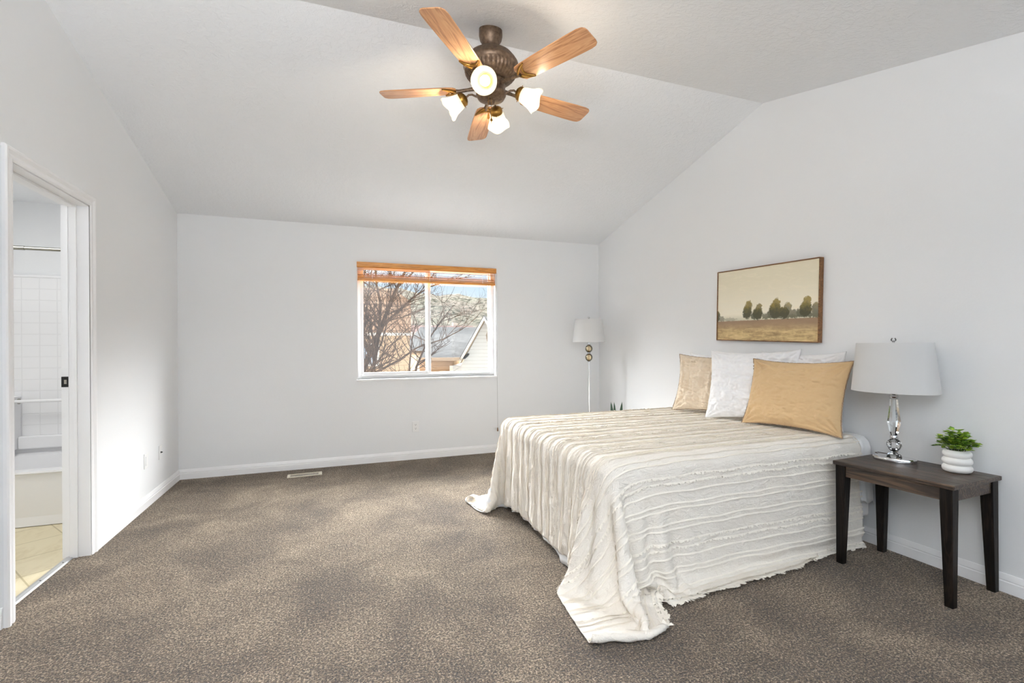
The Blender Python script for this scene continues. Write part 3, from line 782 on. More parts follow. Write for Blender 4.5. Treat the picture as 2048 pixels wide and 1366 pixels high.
def sample(P, ti, sj):
    i0 = np.clip(np.floor(ti).astype(int), 0, P.shape[0] - 2); j0 = np.clip(np.floor(sj).astype(int), 0, P.shape[1] - 2)
    a = (ti - i0)[..., None]; b = (sj - j0)[..., None]
    return (P[i0, j0] * (1 - a) + P[i0 + 1, j0] * a) * (1 - b) + (P[i0, j0 + 1] * (1 - a) + P[i0 + 1, j0 + 1] * a) * b
FN2 = normals(FP)
if FN2[nt2 // 2, ns2 // 2, 2] < 0: FN2 = -FN2
def row_strip(m, t0, hgt, jag, step, seed, dirn, lift=.55):
    """a ruffle or fringe row sewn along the cloth at distance t0 from its near edge"""
    rs = np.random.RandomState(seed)
    n = int(S_LEN / step)
    sj = np.linspace(0, ns2 - 1.001, n); ti = np.full(n, np.clip(t0 / FD, 0, nt2 - 1.001)) + .25 * np.sin(sj * .21 + seed)
    ti = np.clip(ti, 0, nt2 - 1.001)
    b = sample(FP, ti, sj); nn = sample(FN2, ti, sj)
    td = sample(FP, np.clip(ti + 1, 0, nt2 - 1.001), sj) - sample(FP, np.clip(ti - 1, 0, nt2 - 1.001), sj)
    td /= np.linalg.norm(td, axis=-1, keepdims=True) + 1e-9
    h = hgt * (1 - jag * rs.rand(n))[:, None]
    sway = (rs.rand(n, 1) - .5) * jag * hgt
    sd = np.gradient(b, axis=0); sd /= np.linalg.norm(sd, axis=-1, keepdims=True) + 1e-9
    p0 = b + nn * .001; p1 = b + nn * (h * lift * .7) + td * dirn * h * .45; p2 = b + nn * (h * lift) + td * dirn * h + sd * sway
    p0[:, 2] = np.maximum(p0[:, 2], .004); p1[:, 2] = np.maximum(p1[:, 2], .005); p2[:, 2] = np.maximum(p2[:, 2], .005)
    k = len(m.v)
    m.v += [tuple(p) for p in p0] + [tuple(p) for p in p1] + [tuple(p) for p in p2]
    m.f += [(k + i, k + i + 1, k + n + i + 1, k + n + i) for i in range(n - 1)]
    m.f += [(k + n + i, k + n + i + 1, k + 2 * n + i + 1, k + 2 * n + i) for i in range(n - 1)]
mr, mf = MB(), MB()
per = 0; sd_ = 0
while per * .30 < T_LEN:
    for off in (.062, .088, .152, .176, .232):
        t0 = per * .30 + off
        if t0 < T_LEN - .02: row_strip(mr, t0, .008, .25, .011, sd_, -1, .75); sd_ += 1
    for off in (.272, .302):
        t0 = per * .30 + off
        if t0 < T_LEN - .02: row_strip(mf, t0, .016, .75, .0042, sd_, -1 if off > .29 else -1, .5); sd_ += 1
    per += 1
for k in range(14):                                                   # the top carries extra tufted rows between the ruffles
    row_strip(mf, NEAR + .10 + k * .103, .013, .85, .0046, 300 + k, -1, .45)
row_strip(mf, .004, .034, .7, .0042, 901, -1, .2); row_strip(mf, .024, .026, .7, .0042, 902, -1, .5); row_strip(mf, T_LEN - .004, .022, .7, .0042, 903, 1, .15)
def fast_build(m, name, mat, parent):
    me = bpy.data.meshes.new(name); me.from_pydata(m.v, [], m.f); me.materials.append(mat)
    me.polygons.foreach_set('use_smooth', [True] * len(me.polygons))
    o = bpy.data.objects.new(name, me); COL.objects.link(o); o.parent = parent; return o
fast_build(mr, 'ruffle_rows', M_COVER_ROW if 'M_COVER_ROW' in globals() else M_FRINGE, cov)
fast_build(mf, 'fringe', M_FRINGE, cov)

# white sheet showing under the coverlet hem and at the head corner
sh_o = thing('bed_sheet', 'white sheet showing below the coverlet hem and at the head corner of the bed', 'sheet', (0, 0, 0))
m = MB(); n = 0
ts = np.linspace(.71, T_LEN - .06, 90)
ring = []
for i, t_ in enumerate(ts):
    ti = np.array([t_ / FD]); h0 = sample(FP, ti, np.array([0.]))[0]; nn = sample(FN2, ti, np.array([0.]))[0]
    h1 = sample(FP, ti, np.array([6.]))[0]; h2 = sample(FP, ti, np.array([14.]))[0]
    inn = -nn * .014
    dn = np.array([h0[0] + inn[0] - .004 + .006 * math.sin(t_ * 23), h0[1] + inn[1], max(.008, h0[2] - .012 - .05 * max(0, math.sin(t_ * 4.2 - 2.0)) - .006 * math.sin(t_ * 31))])
    dm = (h0 + inn) * .5 + dn * .5; dm[0] += .004 * math.sin(t_ * 23)
    ring.append([h2 + inn, h1 + inn, h0 + inn, dm, dn])
for r in ring:
    for p in r: m.v.append((p[0], p[1], max(p[2], .006)))
k = 5
m.f = [(i * k + j, i * k + j + 1, (i + 1) * k + j + 1, (i + 1) * k + j) for i in range(len(ring) - 1) for j in range(k - 1)]
o = m.build('foot_hem', M_SHEET, sh_o, smooth=True, angle=180); sm = o.modifiers.new('thickness', 'SOLIDIFY'); sm.thickness = .003
# head corner: sheet over the mattress edge and a loose hanging flap
m = MB(); xs = np.linspace(2.885, 3.024, 14); prof = [(2.35, BZ + .007), (2.15, BZ + .008), (2.03, BZ + .008), (1.985, BZ + .002), (1.96, BZ - .02), (1.951, BZ - .05), (1.949, BZ - .12), (1.947, BZ - .2), (1.944, BZ - .28), (1.94, BZ - .345), (1.938, BZ - .375)]
for i, x in enumerate(xs):
    e = max(0, (x - 2.98) / .044)
    for j, (y, z) in enumerate(prof):
        m.v.append((min(x, 3.015) + (.004 * (j - 6) * .35 if j > 6 and i > 9 else 0) * (1 if x > 2.9 else 0), y + e * .02 + .005 * math.sin(i * 1.3) * (j / 10), z - e * .018 + (.012 * math.sin(i * .8) if j == 10 else 0)))
k = len(prof)
m.f = [(i * k + j, i * k + j + 1, (i + 1) * k + j + 1, (i + 1) * k + j) for i in range(len(xs) - 1) for j in range(k - 1)]
o = m.build('corner_flap', M_SHEET, sh_o, smooth=True, angle=180); sm = o.modifiers.new('thickness', 'SOLIDIFY'); sm.thickness = .003; sm.offset = 1

# ------------------------------------------------------------------ pillows
def pillow(name, label, Wd, Hh, Tk, pos, yaw, lean, mat, piping=None, seed=1, ear=.05, group='pillows on the bed', roll=0, wr=.012, wdir=0, flange=0):
    p = thing(name, label, 'pillow', pos, 0, group)
    p.rotation_euler = (math.radians(roll), math.radians(lean), math.radians(yaw))
    n = 96
    g = np.linspace(-1, 1, n); u, v = np.meshgrid(g, g)               # u: width, v: height
    ex = 1 - ear * (1 - u ** 2) * np.abs(v) ** 3 * .0
    Y = Wd / 2 * u * (1 - ear * (1 - np.abs(v) ** 2.2) * np.abs(u) ** 2)
    Z = Hh / 2 * (1 + v * (1 - ear * 1.3 * (1 - np.abs(u) ** 2.2) * np.abs(v) ** 2))
    prof = np.clip((1 - np.abs(u) ** 2.6) * (1 - np.abs(v) ** 2.6), 0, 1) ** .55
    wob = vnoise(u * 3 + seed * 7, v * 2.2 + seed * 3, seed) * .05 + vnoise(u * (9 if wdir == 0 else 14), v * (9 if wdir == 0 else 4) + 9, seed + 1) * .022
    edge = 1 - np.abs(np.maximum(np.abs(u), np.abs(v))) ** 6
    th = Tk / 2 * prof * (1 + .5 * wob * 2)
    cr = wr * (vnoise(u * (6 if wdir == 0 else 16), v * (9 if wdir == 0 else 1.6) + (1.6 if wdir == 0 else .5) * vnoise(u * 4, v * 4, seed + 4), seed + 2) + .5 * vnoise(u * 20, v * 22, seed + 3))
    corner = np.clip(np.abs(u) * np.abs(v) * 1.6 - .35, 0, 1)
    ang = np.arctan2(1 - np.abs(v), 1 - np.abs(u) + 1e-6)
    cr += corner * .016 * np.sin(ang * 15 + seed)
    sag = -.018 * Hh * (1 - v) * (1 - u ** 2) * 0
    k = np.clip(prof * 1.6, 0, 1)
    front = -(th + cr * k); back = th * .8 + cr * k * .5
    wavy = .006 * np.sin(u * 17 + seed) * (np.abs(v) > .999) + .006 * np.sin(v * 13 + seed) * (np.abs(u) > .999)
    def blend(A): return A
    m = MB()
    for X in (front, back):
        for i in range(n):
            for j in range(n): m.v.append((X[i, j] + (wavy[i, j] if False else 0), Y[i, j], Z[i, j]))
    for s_ in (0, 1):
        o_ = s_ * n * n
        for i in range(n - 1):
            for j in range(n - 1): m.f.append((o_ + i * n + j, o_ + i * n + j + 1, o_ + (i + 1) * n + j + 1, o_ + (i + 1) * n + j))
    o = m.build('pillow_body', mat, p, smooth=True, angle=180)
    if piping is not None:
        loop = [(0, Y[0, j], Z[0, j]) for j in range(n)] + [(0, Y[i, -1], Z[i, -1]) for i in range(1, n)] + [(0, Y[-1, j], Z[-1, j]) for j in range(n - 2, -1, -1)] + [(0, Y[i, 0], Z[i, 0]) for i in range(n - 2, -1, -1)]
        rs = random.Random(seed)
        loop = [(x + rs.uniform(-.0015, .0015), y * 1.003, z + rs.uniform(-.001, .001)) for x, y, z in loop]
        MB().tube(loop, .0034, 6).build('piping', piping, p, smooth=True)
        if flange:
            m = MB(); L = len(loop); dense = []
            for i in range(L - 1):
                for q in range(3): dense.append([loop[i][c] + (loop[i + 1][c] - loop[i][c]) * q / 3 for c in range(3)])
            cy, cz = 0, Hh / 2
            for i, (x, y, z) in enumerate(dense):
                d = Vector((0, y / (Wd / 2), (z - cz) / (Hh / 2))); mx = max(abs(d.y), abs(d.z)); d = Vector((0, d.y if abs(d.y) > .93 * mx else 0, d.z if abs(d.z) > .93 * mx else 0)).normalized()
                l = flange * (.35 + .65 * rs.random())
                m.v += [(x, y, z), (x + rs.uniform(-.002, .002), y + d.y * l, z + d.z * l)]
            m.f = [(2 * i, 2 * i + 1, 2 * i + 3, 2 * i + 2) for i in range(len(dense) - 1)]
            m.build('edge_fringe', mat, p)
    return p
PZ = BZ + .014
pillow('pillow', 'tan linen pillow with brown piping, nearest the side table', .65, .465, .14, (2.70, 2.268, PZ), 8, 17, M_LINEN, M_PIPING, 1, .085, wr=.014, flange=0)
pillow('pillow', 'crinkled pale flax pillow with brown piping, farthest from the side table', .70, .48, .14, (2.745, 2.985, PZ), 16, 14, M_LINEN_PALE, M_PIPING, 2, .10, wr=.045, wdir=1, flange=0)
pillow('pillow', 'white ruffled pillow standing between the two linen pillows in front', .62, .525, .13, (2.725, 2.60, PZ), 24, 15, M_WHITECOT, None, 3, .08, wr=.032, roll=-1)
pillow('pillow', 'white pillow against the wall behind the tan linen pillow', .64, .50, .11, (2.945, 2.40, PZ), 0, 4, M_WHITECOT, None, 4, .09, wr=.03)
pillow('pillow', 'white pillow peeking out behind the pale flax pillow at the far side', .72, .48, .10, (2.945, 3.12, PZ), 0, 4, M_WHITECOT, None, 5, .10, wr=.04)

# ------------------------------------------------------------------ side table
TA = math.radians(2.8); TZ = .562
tbx = thing('side_table', 'dark stained wooden side table between the bed and the right edge of the room', 'side table', (2.803, 1.624, 0), TA)
hx, hy = .208, .272
MB().box((-hx, -hy, TZ - .021), (hx, hy, TZ)).build('tabletop', M_DARKWOOD, tbx, bevel=.004)
m = MB()
for q in range(1, 6):
    x = -hx + q * 2 * hx / 6; m.box((x - .0012, -hy + .003, TZ - .001), (x + .0012, hy - .003, TZ + .0003))
m.build('plank_groove', M_SLOT, tbx)
ah = .06
for (a, b) in (((-hx + .018, -hy + .05, TZ - .021 - ah), (-hx + .036, hy - .05, TZ - .021)), ((hx - .036, -hy + .05, TZ - .021 - ah), (hx - .018, hy - .05, TZ - .021))):
    MB().box(a, b).build('apron', M_DARKWOOD, tbx, bevel=.002)
for (a, b) in (((-hx + .05, -hy + .018, TZ - .021 - ah), (hx - .05, -hy + .036, TZ - .021)), ((-hx + .05, hy - .036, TZ - .021 - ah), (hx - .05, hy - .018, TZ - .021))):
    MB().box(a, b).build('apron', M_DARKWOOD, tbx, bevel=.002)
for sx in (-1, 1):
    for sy in (-1, 1):
        xo, yo = sx * (hx - .010), sy * (hy - .010)
        xi, yi = xo - sx * .05, yo - sy * .05; xb, yb = xo - sx * .034, yo - sy * .034
        q = lambda xa, ya, xb_, yb_, z: [(min(xa, xb_), min(ya, yb_), z), (max(xa, xb_), min(ya, yb_), z), (max(xa, xb_), max(ya, yb_), z), (min(xa, xb_), max(ya, yb_), z)]
        m = MB(); m.hexa(q(xo, yo, xb, yb, 0), q(xo, yo, xi, yi, TZ - .1)); m.hexa(q(xo, yo, xi, yi, TZ - .1), q(xo, yo, xi, yi, TZ - .021))
        m.build('leg', M_LEGWOOD, tbx, bevel=.002)

# ------------------------------------------------------------------ table lamp
LP = (2.872, 1.748, TZ)
tl = thing('table_lamp', 'crystal table lamp with oval white shade on the dark side table', 'table lamp', LP)
Mo = Matrix.Rotation(math.radians(16), 3, 'Z')
MB().lathe([(.098, 0), (.1, .004), (.1, .018), (.096, .0225), (.04, .0235), (.0001, .0235)], 56, M=Mo, ax=.62, ay=.98).build('base', M_CHROME, tl, smooth=True)
MB().lathe([(.034, .024), (.036, .028), (.03, .036), (.02, .047), (.016, .054), (.02, .058)], 8, M=Mo).build('crystal_foot', M_CRYSTAL, tl)
MB().lathe([(.016, .056), (.026, .066), (.034, .084), (.034, .096), (.026, .112), (.014, .122)], 10, M=Mo).build('crystal_ball', M_CRYSTAL, tl)
MB().lathe([(.012, .12), (.02, .123), (.021, .128), (.016, .132), (.02, .136), (.018, .141), (.01, .143)], 24).build('lower_collar', M_CHROME, tl, smooth=True)
MB().lathe([(.014, .142), (.02, .16), (.03, .205), (.031, .215), (.024, .27), (.018, .338)], 6, M=Mo).build('crystal_column', M_CRYSTAL, tl)
MB().lathe([(.01, .338), (.02, .34), (.017, .346), (.022, .354), (.017, .362), (.02, .367), (.01, .369)], 24).build('upper_collar', M_CHROME, tl, smooth=True)
MB().lathe([(.014, .369), (.028, .382), (.034, .394), (.02, .398)], 10).build('crystal_cup', M_CRYSTAL, tl)
MB().tube([(0, 0, .39), (0, 0, .655)], .004, 8).build('stem', M_CHROME, tl)
sz0, sz1 = .380, .648
pr = [(1.0, sz0), (.868, sz1)]
pp = [(1.0, sz0), (.998, sz0 + .004), (.934, (sz0 + sz1) / 2), (.87, sz1 - .004), (.868, sz1)]
o = MB().shell(pp + [(r - .012, z) for r, z in reversed(pp)], 72, ax=.155, ay=.208).build('lamp_shade', M_SHADE, tl, smooth=True, angle=60)
MB().tube([(-.13, 0, sz1 - .012), (.13, 0, sz1 - .012)], .002, 6).build('shade_bar', M_CHROME, o)
MB().lathe([(.004, .645), (.006, .655), (.012, .659), (.013, .666), (.009, .674), (.0001, .677)], 16).build('finial', M_CRYSTAL, tl, smooth=True)
MB().lathe([(.014, .40), (.014, .44), (.02, .46), (.028, .5), (.02, .53), (.0001, .54)], 16).build('bulb', M_TRIM, tl, smooth=True)
m = MB().tube([(.03, .07, .004), (.08, .12, .003), (.11, .17, .003), (.132, .17, .003), (.14, .1, .003), (.139, .02, .004)], .0022, 6)
m.build('power_cord', plain('brown_cord', lin(74, 60, 48), .6), tl, smooth=True)

# ------------------------------------------------------------------ potted plant
pp_ = thing('potted_plant', 'small green leafy plant in a white ringed pot on the side table', 'potted plant', (2.917, 1.487, TZ))
prof = [(.036, 0)]
for k, (zc, rr) in enumerate(((.020, .0585), (.056, .0585), (.091, .056))):
    for q in range(13):
        a = -PI / 2 + PI * q / 12
        prof.append((rr - .018 + .019 * math.cos(a), zc + .0195 * math.sin(a)))
prof += [(.046, .111), (.042, .104), (.04, .084), (.0001, .082)]
MB().lathe(prof, 56).build('pot', M_PORC, pp_, smooth=True, angle=70)
MB().lathe([(.041, .09), (.02, .094), (.0001, .095)], 24).build('soil', M_SOIL, pp_)
ml, ms = MB(), MB(); rp = random.Random(21)
def leaf(m, p, d, up, L, Wd):
    d = d.normalized(); s = d.cross(up).normalized(); n = s.cross(d).normalized()
    pts = [p, p + d * L * .3 + s * Wd * .42 + n * .003, p + d * L * .62 + s * Wd * .5 - n * .0, p + d * L - n * L * .15, p + d * L * .62 - s * Wd * .5, p + d * L * .3 - s * Wd * .42 + n * .003, p + d * L * .3 - n * .002, p + d * L * .65 - n * .004]
    m.add(pts, [(0, 1, 6), (0, 6, 5), (1, 2, 7, 6), (6, 7, 4, 5), (2, 3, 7), (7, 3, 4)])
for k in range(34):
    a = k * 2.39996 + rp.uniform(-.3, .3); sp_ = math.sqrt((k + .5) / 34)
    out = Vector((math.cos(a), math.sin(a), 0))
    if out.x > .3: out = out * .8
    tip = Vector((out.x * .078 * sp_, out.y * .086 * sp_, .197 - .075 * sp_ ** 2 + rp.uniform(-.018, .016)))
    base = Vector((out.x * .03 * sp_, out.y * .03 * sp_, .09))
    midp = (base + tip) / 2 + Vector((0, 0, .03)) - out * .008
    P_ = [base * (1 - q) ** 2 + midp * 2 * q * (1 - q) + tip * q * q for q in (0, .25, .5, .75, 1)]
    ms.tube(P_, [.0016, .0015, .0013, .0012, .001], 5)
    for q in (.45, .62, .8, 1.0):
        b = base * (1 - q) ** 2 + midp * 2 * q * (1 - q) + tip * q * q
        for sgn in ((-1, 1) if q < 1 else (-1, 0, 1)):
            dd = (tip - base).normalized() * .35 + out.cross(Vector((0, 0, 1))) * sgn + out * .5 + Vector((0, 0, rp.uniform(-.15, .45)))
            leaf(ml, b, dd, Vector((rp.uniform(-.3, .3), rp.uniform(-.3, .3), 1)), rp.uniform(.022, .03), rp.uniform(.017, .023))
ml.build('foliage', M_LEAF, pp_, smooth=True, angle=60); ms.build('stems', M_STEM, pp_)

# ------------------------------------------------------------------ floor lamp
FL = (2.665, 4.75, 0)
fl = thing('floor_lamp', 'slim chrome floor lamp with white shade and two amber glass balls in the far corner', 'floor lamp', FL)
MB().lathe([(.135, 0), (.135, .012), (.12, .02), (.03, .03), (.018, .05), (.0001, .05)], 48).build('base', M_CHROME, fl, smooth=True)
MB().tube([(0, 0, .03), (0, 0, 1.02)], .0095, 16).build('pole', M_CHROME, fl, smooth=True)
for z in (1.068, 1.165):
    b = MB().ball((0, 0, z), .041, 28, 16, 1.08).build('glass_ball', M_AMBER, fl, smooth=True)
    MB().tube([(0, 0, z - .042), (0, 0, z + .042)], .0045, 12).build('ball_core', M_BRASS, b, smooth=True)
for z in (1.018, 1.117, 1.215): MB().lathe([(.008, z - .008), (.02, z - .004), (.02, z + .004), (.008, z + .008)], 20).build('collar', M_CHROME, fl, smooth=True)
MB().tube([(0, 0, 1.2), (0, 0, 1.5)], .006, 10).build('stem', M_CHROME, fl)
fs = [(.181, 1.238), (.18, 1.242), (.152, 1.488), (.151, 1.492)]
o = MB().shell(fs + [(r - .002, z) for r, z in reversed(fs)], 56).build('lamp_shade', M_SHADE, fl, smooth=True, angle=60)
MB().tube([(-.15, 0, 1.48), (.15, 0, 1.48)], .002, 6).build('shade_bar', M_CHROME, o)
MB().lathe([(.004, 1.495), (.006, 1.503), (.013, 1.508), (.013, 1.514), (.008, 1.522), (.0001, 1.524)], 16).build('finial', M_CHROME, fl, smooth=True)
MB().lathe([(.014, 1.26), (.014, 1.3), (.02, 1.32), (.028, 1.36), (.02, 1.39), (.0001, 1.4)], 16).build('bulb', M_TRIM, fl, smooth=True)

# ------------------------------------------------------------------ pointed-leaf plant behind the bed
ag = thing('spiky_plant', 'plant with pointed dark green leaves just showing above the bed near the far corner', 'plant', (2.80, 4.40, 0))
MB().lathe([(.08, 0), (.1, .02), (.125, .24), (.13, .26), (.118, .26), (.11, .22), (.0001, .22)], 32).build('pot', M_POTGREY, ag, smooth=True)
MB().lathe([(.112, .225), (.0001, .232)], 20).build('soil', M_SOIL, ag)
for (dx, dy, z, wv_) in ((.0, .115, .588, .036), (-.0, .05, .592, .03), (.0, -.10, .612, .038), (.09, .0, .50, .04), (-.07, -.02, .47, .04)):
    m = MB(); b0 = Vector((dx * .3, dy * .3, .22)); tp = Vector((dx, dy, z)); n = 10
    ax = Vector((.35, -.94, 0)) if True else 0
    ax = Vector((.92, -.33, 0)).cross(Vector((0, 0, 1))); ax = Vector((.9, -.3, 0)).normalized()
    for q in range(n + 1):
        s_ = q / n; c = b0.lerp(tp, s_); w_ = wv_ * (1 - s_) ** .75 * (.7 + .6 * s_) + .0006
        nr = ax.cross(Vector((0, 0, 1)))
        m.v += [tuple(c - ax * w_), tuple(c + nr * w_ * .45), tuple(c + ax * w_), tuple(c - nr * w_ * .15)]
    for q in range(n):
        for r in range(4): m.f.append((q * 4 + r, q * 4 + (r + 1) % 4, (q + 1) * 4 + (r + 1) % 4, (q + 1) * 4 + r))
    m.f += [(0, 3, 2, 1), (4 * n, 4 * n + 1, 4 * n + 2, 4 * n + 3)]
    m.build('leaf', M_AGAVE, ag, smooth=True)

# ------------------------------------------------------------------ outside the window
GZ = -2.9
t = NT('dry_hillside'); c = t.coord('Object')
n1 = t.noise(c, .9, 7, .75); n2 = t.noise(c, .12, 3)
M_HILL = t.pbr(t.mix(t.range(n2, .35, .65), t.ramp(n1, [(.40, lin(32, 33, 28)), (.5, lin(66, 65, 58)), (.60, lin(94, 90, 82))]), t.ramp(n1, [(.40, lin(36, 36, 32)), (.60, lin(90, 84, 78))])), .95, Specular_IOR_Level=0)
t = NT('dry_ground'); c = t.coord('Object')
M_GROUND = t.pbr(t.ramp(t.noise(c, .8, 5), [(.35, lin(62, 58, 50)), (.65, lin(84, 78, 68))]), .95, Specular_IOR_Level=0)
t = NT('bark'); c = t.coord('Object')
M_BARK = t.pbr(t.ramp(t.noise(c, 22, 4), [(.3, lin(38, 30, 25)), (.7, lin(74, 60, 50))]), .9, Specular_IOR_Level=0)
def m_siding(name, a, b, step, vert=False):
    t = NT(name); c = t.coord('Object'); s_ = t.n('SeparateXYZ', {0: c})
    f = t.math('FRACT', t.math('DIVIDE', s_.outputs[2], step))
    k = t.range(f, .86, .98)
    return t.pbr(t.mix(t.math('MULTIPLY', k, .8), a, b), .7, normal=t.bump(f, .4, .02), Specular_IOR_Level=0)
M_SIDING = m_siding('cream_lap_siding', lin(210, 208, 202), lin(158, 150, 136), .105)
M_TANSIDING = m_siding('tan_lap_siding', lin(166, 142, 116), lin(130, 106, 84), .13)
def m_shingle(name, a, b, mo, bw, rh, rot):
    t = NT(name); c = t.coord('Object', (1, 1, 1), rot)
    br = t.n('TexBrick', {'Vector': c, 'Color1': a, 'Color2': b, 'Mortar': mo, 'Scale': 1.0, 'Mortar Size': .012, 'Brick Width': bw, 'Row Height': rh})
    return t.pbr(t.mix(t.range(t.noise(c, 9, 4), .35, .65, 0, .5), br.outputs[0], mo), .9, Specular_IOR_Level=0)
M_SHAKE = m_shingle('pinkish_tan_shake', lin(182, 156, 134), lin(164, 136, 114), lin(122, 96, 78), .2, .16, (PI / 2, 0, 0))
M_ROOFGREY = m_shingle('grey_roof_shingle', lin(80, 80, 80), lin(72, 72, 72), lin(58, 58, 58), .4, .15, (0, 0, 0))
M_ROOFPINK = m_shingle('pink_roof_shingle', lin(112, 96, 92), lin(102, 86, 82), lin(86, 72, 68), .4, .2, (0, 0, 0))
M_FASCIA = plain('cream_fascia', lin(226, 220, 208), .6, Specular_IOR_Level=0)
M_SOFFIT = plain('taupe_soffit', lin(150, 134, 116), .8, Specular_IOR_Level=0)
M_EXTGLASS = plain('dark_window_glass', lin(120, 130, 140), .2)

m = MB(); m.box((-60, YB + 1.0, GZ - .2), (120, 260, GZ)); o = m.build('ground', M_GROUND); o['kind'] = 'structure'
m = MB(); m.box((-7, YB + .25, GZ), (10, 9.6, GZ + .04)); o = m.build('bounce_slab', plain('pale_bounce_slab', (.8, .79, .77), .9, Specular_IOR_Level=0)); o['kind'] = 'structure'  # unseen pale slab added to bounce light up through the window
# hill
nx, ny = 60, 24; vs = []
for j in range(ny + 1):
    for i in range(nx + 1):
        x = -60 + 200 * i / nx; y = 70 + 110 * j / ny
        rid = 18.6 - .0016 * (x - 10) ** 2 - .045 * max(0, x - 14) if x < 70 else 6
        rid = max(rid, 3)
        k = j / ny
        z = GZ + (rid - GZ) * (1 - (1 - min(1, k * 1.25)) ** 1.6) + (1.2 * math.sin(x * .21 + y * .13) + .6 * math.sin(x * .5 + 2) * math.sin(y * .31)) * min(1, k * 2) * (1 if k < .75 else .25)
        vs.append((x, y, z))
m = MB().add(vs, [(j * (nx + 1) + i, j * (nx + 1) + i + 1, (j + 1) * (nx + 1) + i + 1, (j + 1) * (nx + 1) + i) for j in range(ny) for i in range(nx)])
o = m.build('hill', M_HILL, smooth=True, angle=180); o['kind'] = 'structure'

# cream gabled house on the right, gable towards the room
gh = thing('house', 'cream sided house with a steep gable at the right side of the window view', 'house', (4.05, 13.0, GZ), math.radians(-22))
Z = lambda z: z - GZ
pk = (3.95, 2.04); ev = (2.72, -.02)
slope = (pk[1] - .85) / (pk[0] - 3.27)
xw0, xw1 = 2.98, 4.92
def ry(x): return pk[1] - slope * abs(x - pk[0])
m = MB(); m.prism([(2.96 - 4.05, 0), (7.5 - 4.05, 0), (7.5 - 4.05, Z(.8)), (2 * pk[0] - 3.2 - 4.05, Z(ry(3.2) - .15)), (pk[0] - 4.05, Z(pk[1] - .12)), (3.2 - 4.05, Z(ry(3.2) - .15)), (2.96 - 4.05, Z(.62))], 1, .42, 6)
m.build('gable_wall', M_SIDING, gh)
x_e = 3.25
L_ = math.hypot(1, slope)
def rake(sgn):
    m = MB(); X = lambda x: (pk[0] + sgn * (pk[0] - x)) if sgn > 0 else x
    a = [(X(x_e) - 4.05, Z(ry(x_e))), (pk[0] - 4.05, Z(pk[1])), (pk[0] - 4.05, Z(pk[1] - .12)), (X(x_e) - 4.05, Z(ry(x_e) - .12))]
    m.prism(a, 1, 0, .05); return m
for sg in (-1, 1):
    rake(sg).build('rake_board', M_FASCIA, gh)
    X = (lambda x: x) if sg < 0 else (lambda x: 2 * pk[0] - x)
    m = MB(); m.prism([(X(x_e) - 4.05, Z(ry(x_e) - .10)), (pk[0] - 4.05, Z(pk[1] - .10)), (pk[0] - 4.05, Z(pk[1] - .12)), (X(x_e) - 4.05, Z(ry(x_e) - .12))], 1, .05, .42); m.build('soffit', M_SOFFIT, gh)
    m = MB(); m.prism([(X(x_e) - 4.05, Z(ry(x_e))), (pk[0] - 4.05, Z(pk[1])), (pk[0] - 4.05, Z(pk[1] + .03)), (X(x_e) - 4.05, Z(ry(x_e) + .03))], 1, .0, 6); m.build('gable_roof', M_ROOFGREY, gh)
m = MB(); m.add([(2.1 - 4.05, .02, Z(.86)), (3.4 - 4.05, .02, Z(.86)), (3.9 - 4.05, 2.6, Z(1.6)), (2.1 - 4.05, 2.6, Z(1.6)), (2.1 - 4.05, .02, Z(.82)), (3.4 - 4.05, .02, Z(.82)), (3.9 - 4.05, 2.6, Z(1.56)), (2.1 - 4.05, 2.6, Z(1.56))],
              [(0, 1, 2, 3), (7, 6, 5, 4), (0, 4, 5, 1), (1, 5, 6, 2), (2, 6, 7, 3), (3, 7, 4, 0)]); m.build('lower_roof', M_ROOFGREY, gh)
m = MB(); m.box((2.1 - 4.05, 0, Z(.78)), (3.32 - 4.05, .04, Z(.87))); m.build('gutter', M_SOFFIT, gh)
m = MB(); m.box((1.9 - 4.05, .9, 0), (2.96 - 4.05, 5, Z(.8))); m.build('side_wall', M_TANSIDING, gh)
m = MB(); m.box((2.90 - 4.05, .40, 0), (2.99 - 4.05, .46, Z(.62))); m.build('corner_board', M_FASCIA, gh)
m = MB(); m.prism([(4.0 - 4.05, Z(1.32)), (4.10 - 4.05, Z(1.32)), (4.14 - 4.05, Z(1.5)), (4.05 - 4.05, Z(1.72)), (3.97 - 4.05, Z(1.5))], 1, .38, .43); m.build('gable_vent', M_SOFFIT, gh)
# tan shake house on the left
lh = thing('house', 'tan shake-sided house behind the bare tree at the left side of the window view', 'house', (-.5, 12.0, GZ))
m = MB(); m.prism([(-4 + .5, Z(1.50)), (1.76 + .5, Z(1.50)), (1.76 + .5, Z(2.30)), (1.34 + .5, Z(2.60)), (-4 + .5, Z(2.62))], 1, 0, 6); m.build('shake_wall', M_SHAKE, lh)
m = MB(); m.box((-4 + .5, .03, 0), (1.73 + .5, 6, Z(1.50))); m.build('siding_wall', M_TANSIDING, lh)
m = MB(); m.box((-4 + .5, -.03, Z(1.46)), (1.77 + .5, .0, Z(1.53))); m.build('band_board', M_FASCIA, lh)
w = frame_mb(.55 + .5, 1.0 + .5, Z(.72), Z(1.28), .05, .0, .04).build('window', M_FASCIA, lh)
m = MB(); m.box((.6 + .5, .02, Z(.77)), (.95 + .5, .03, Z(1.23))); m.build('pane', M_EXTGLASS, w)
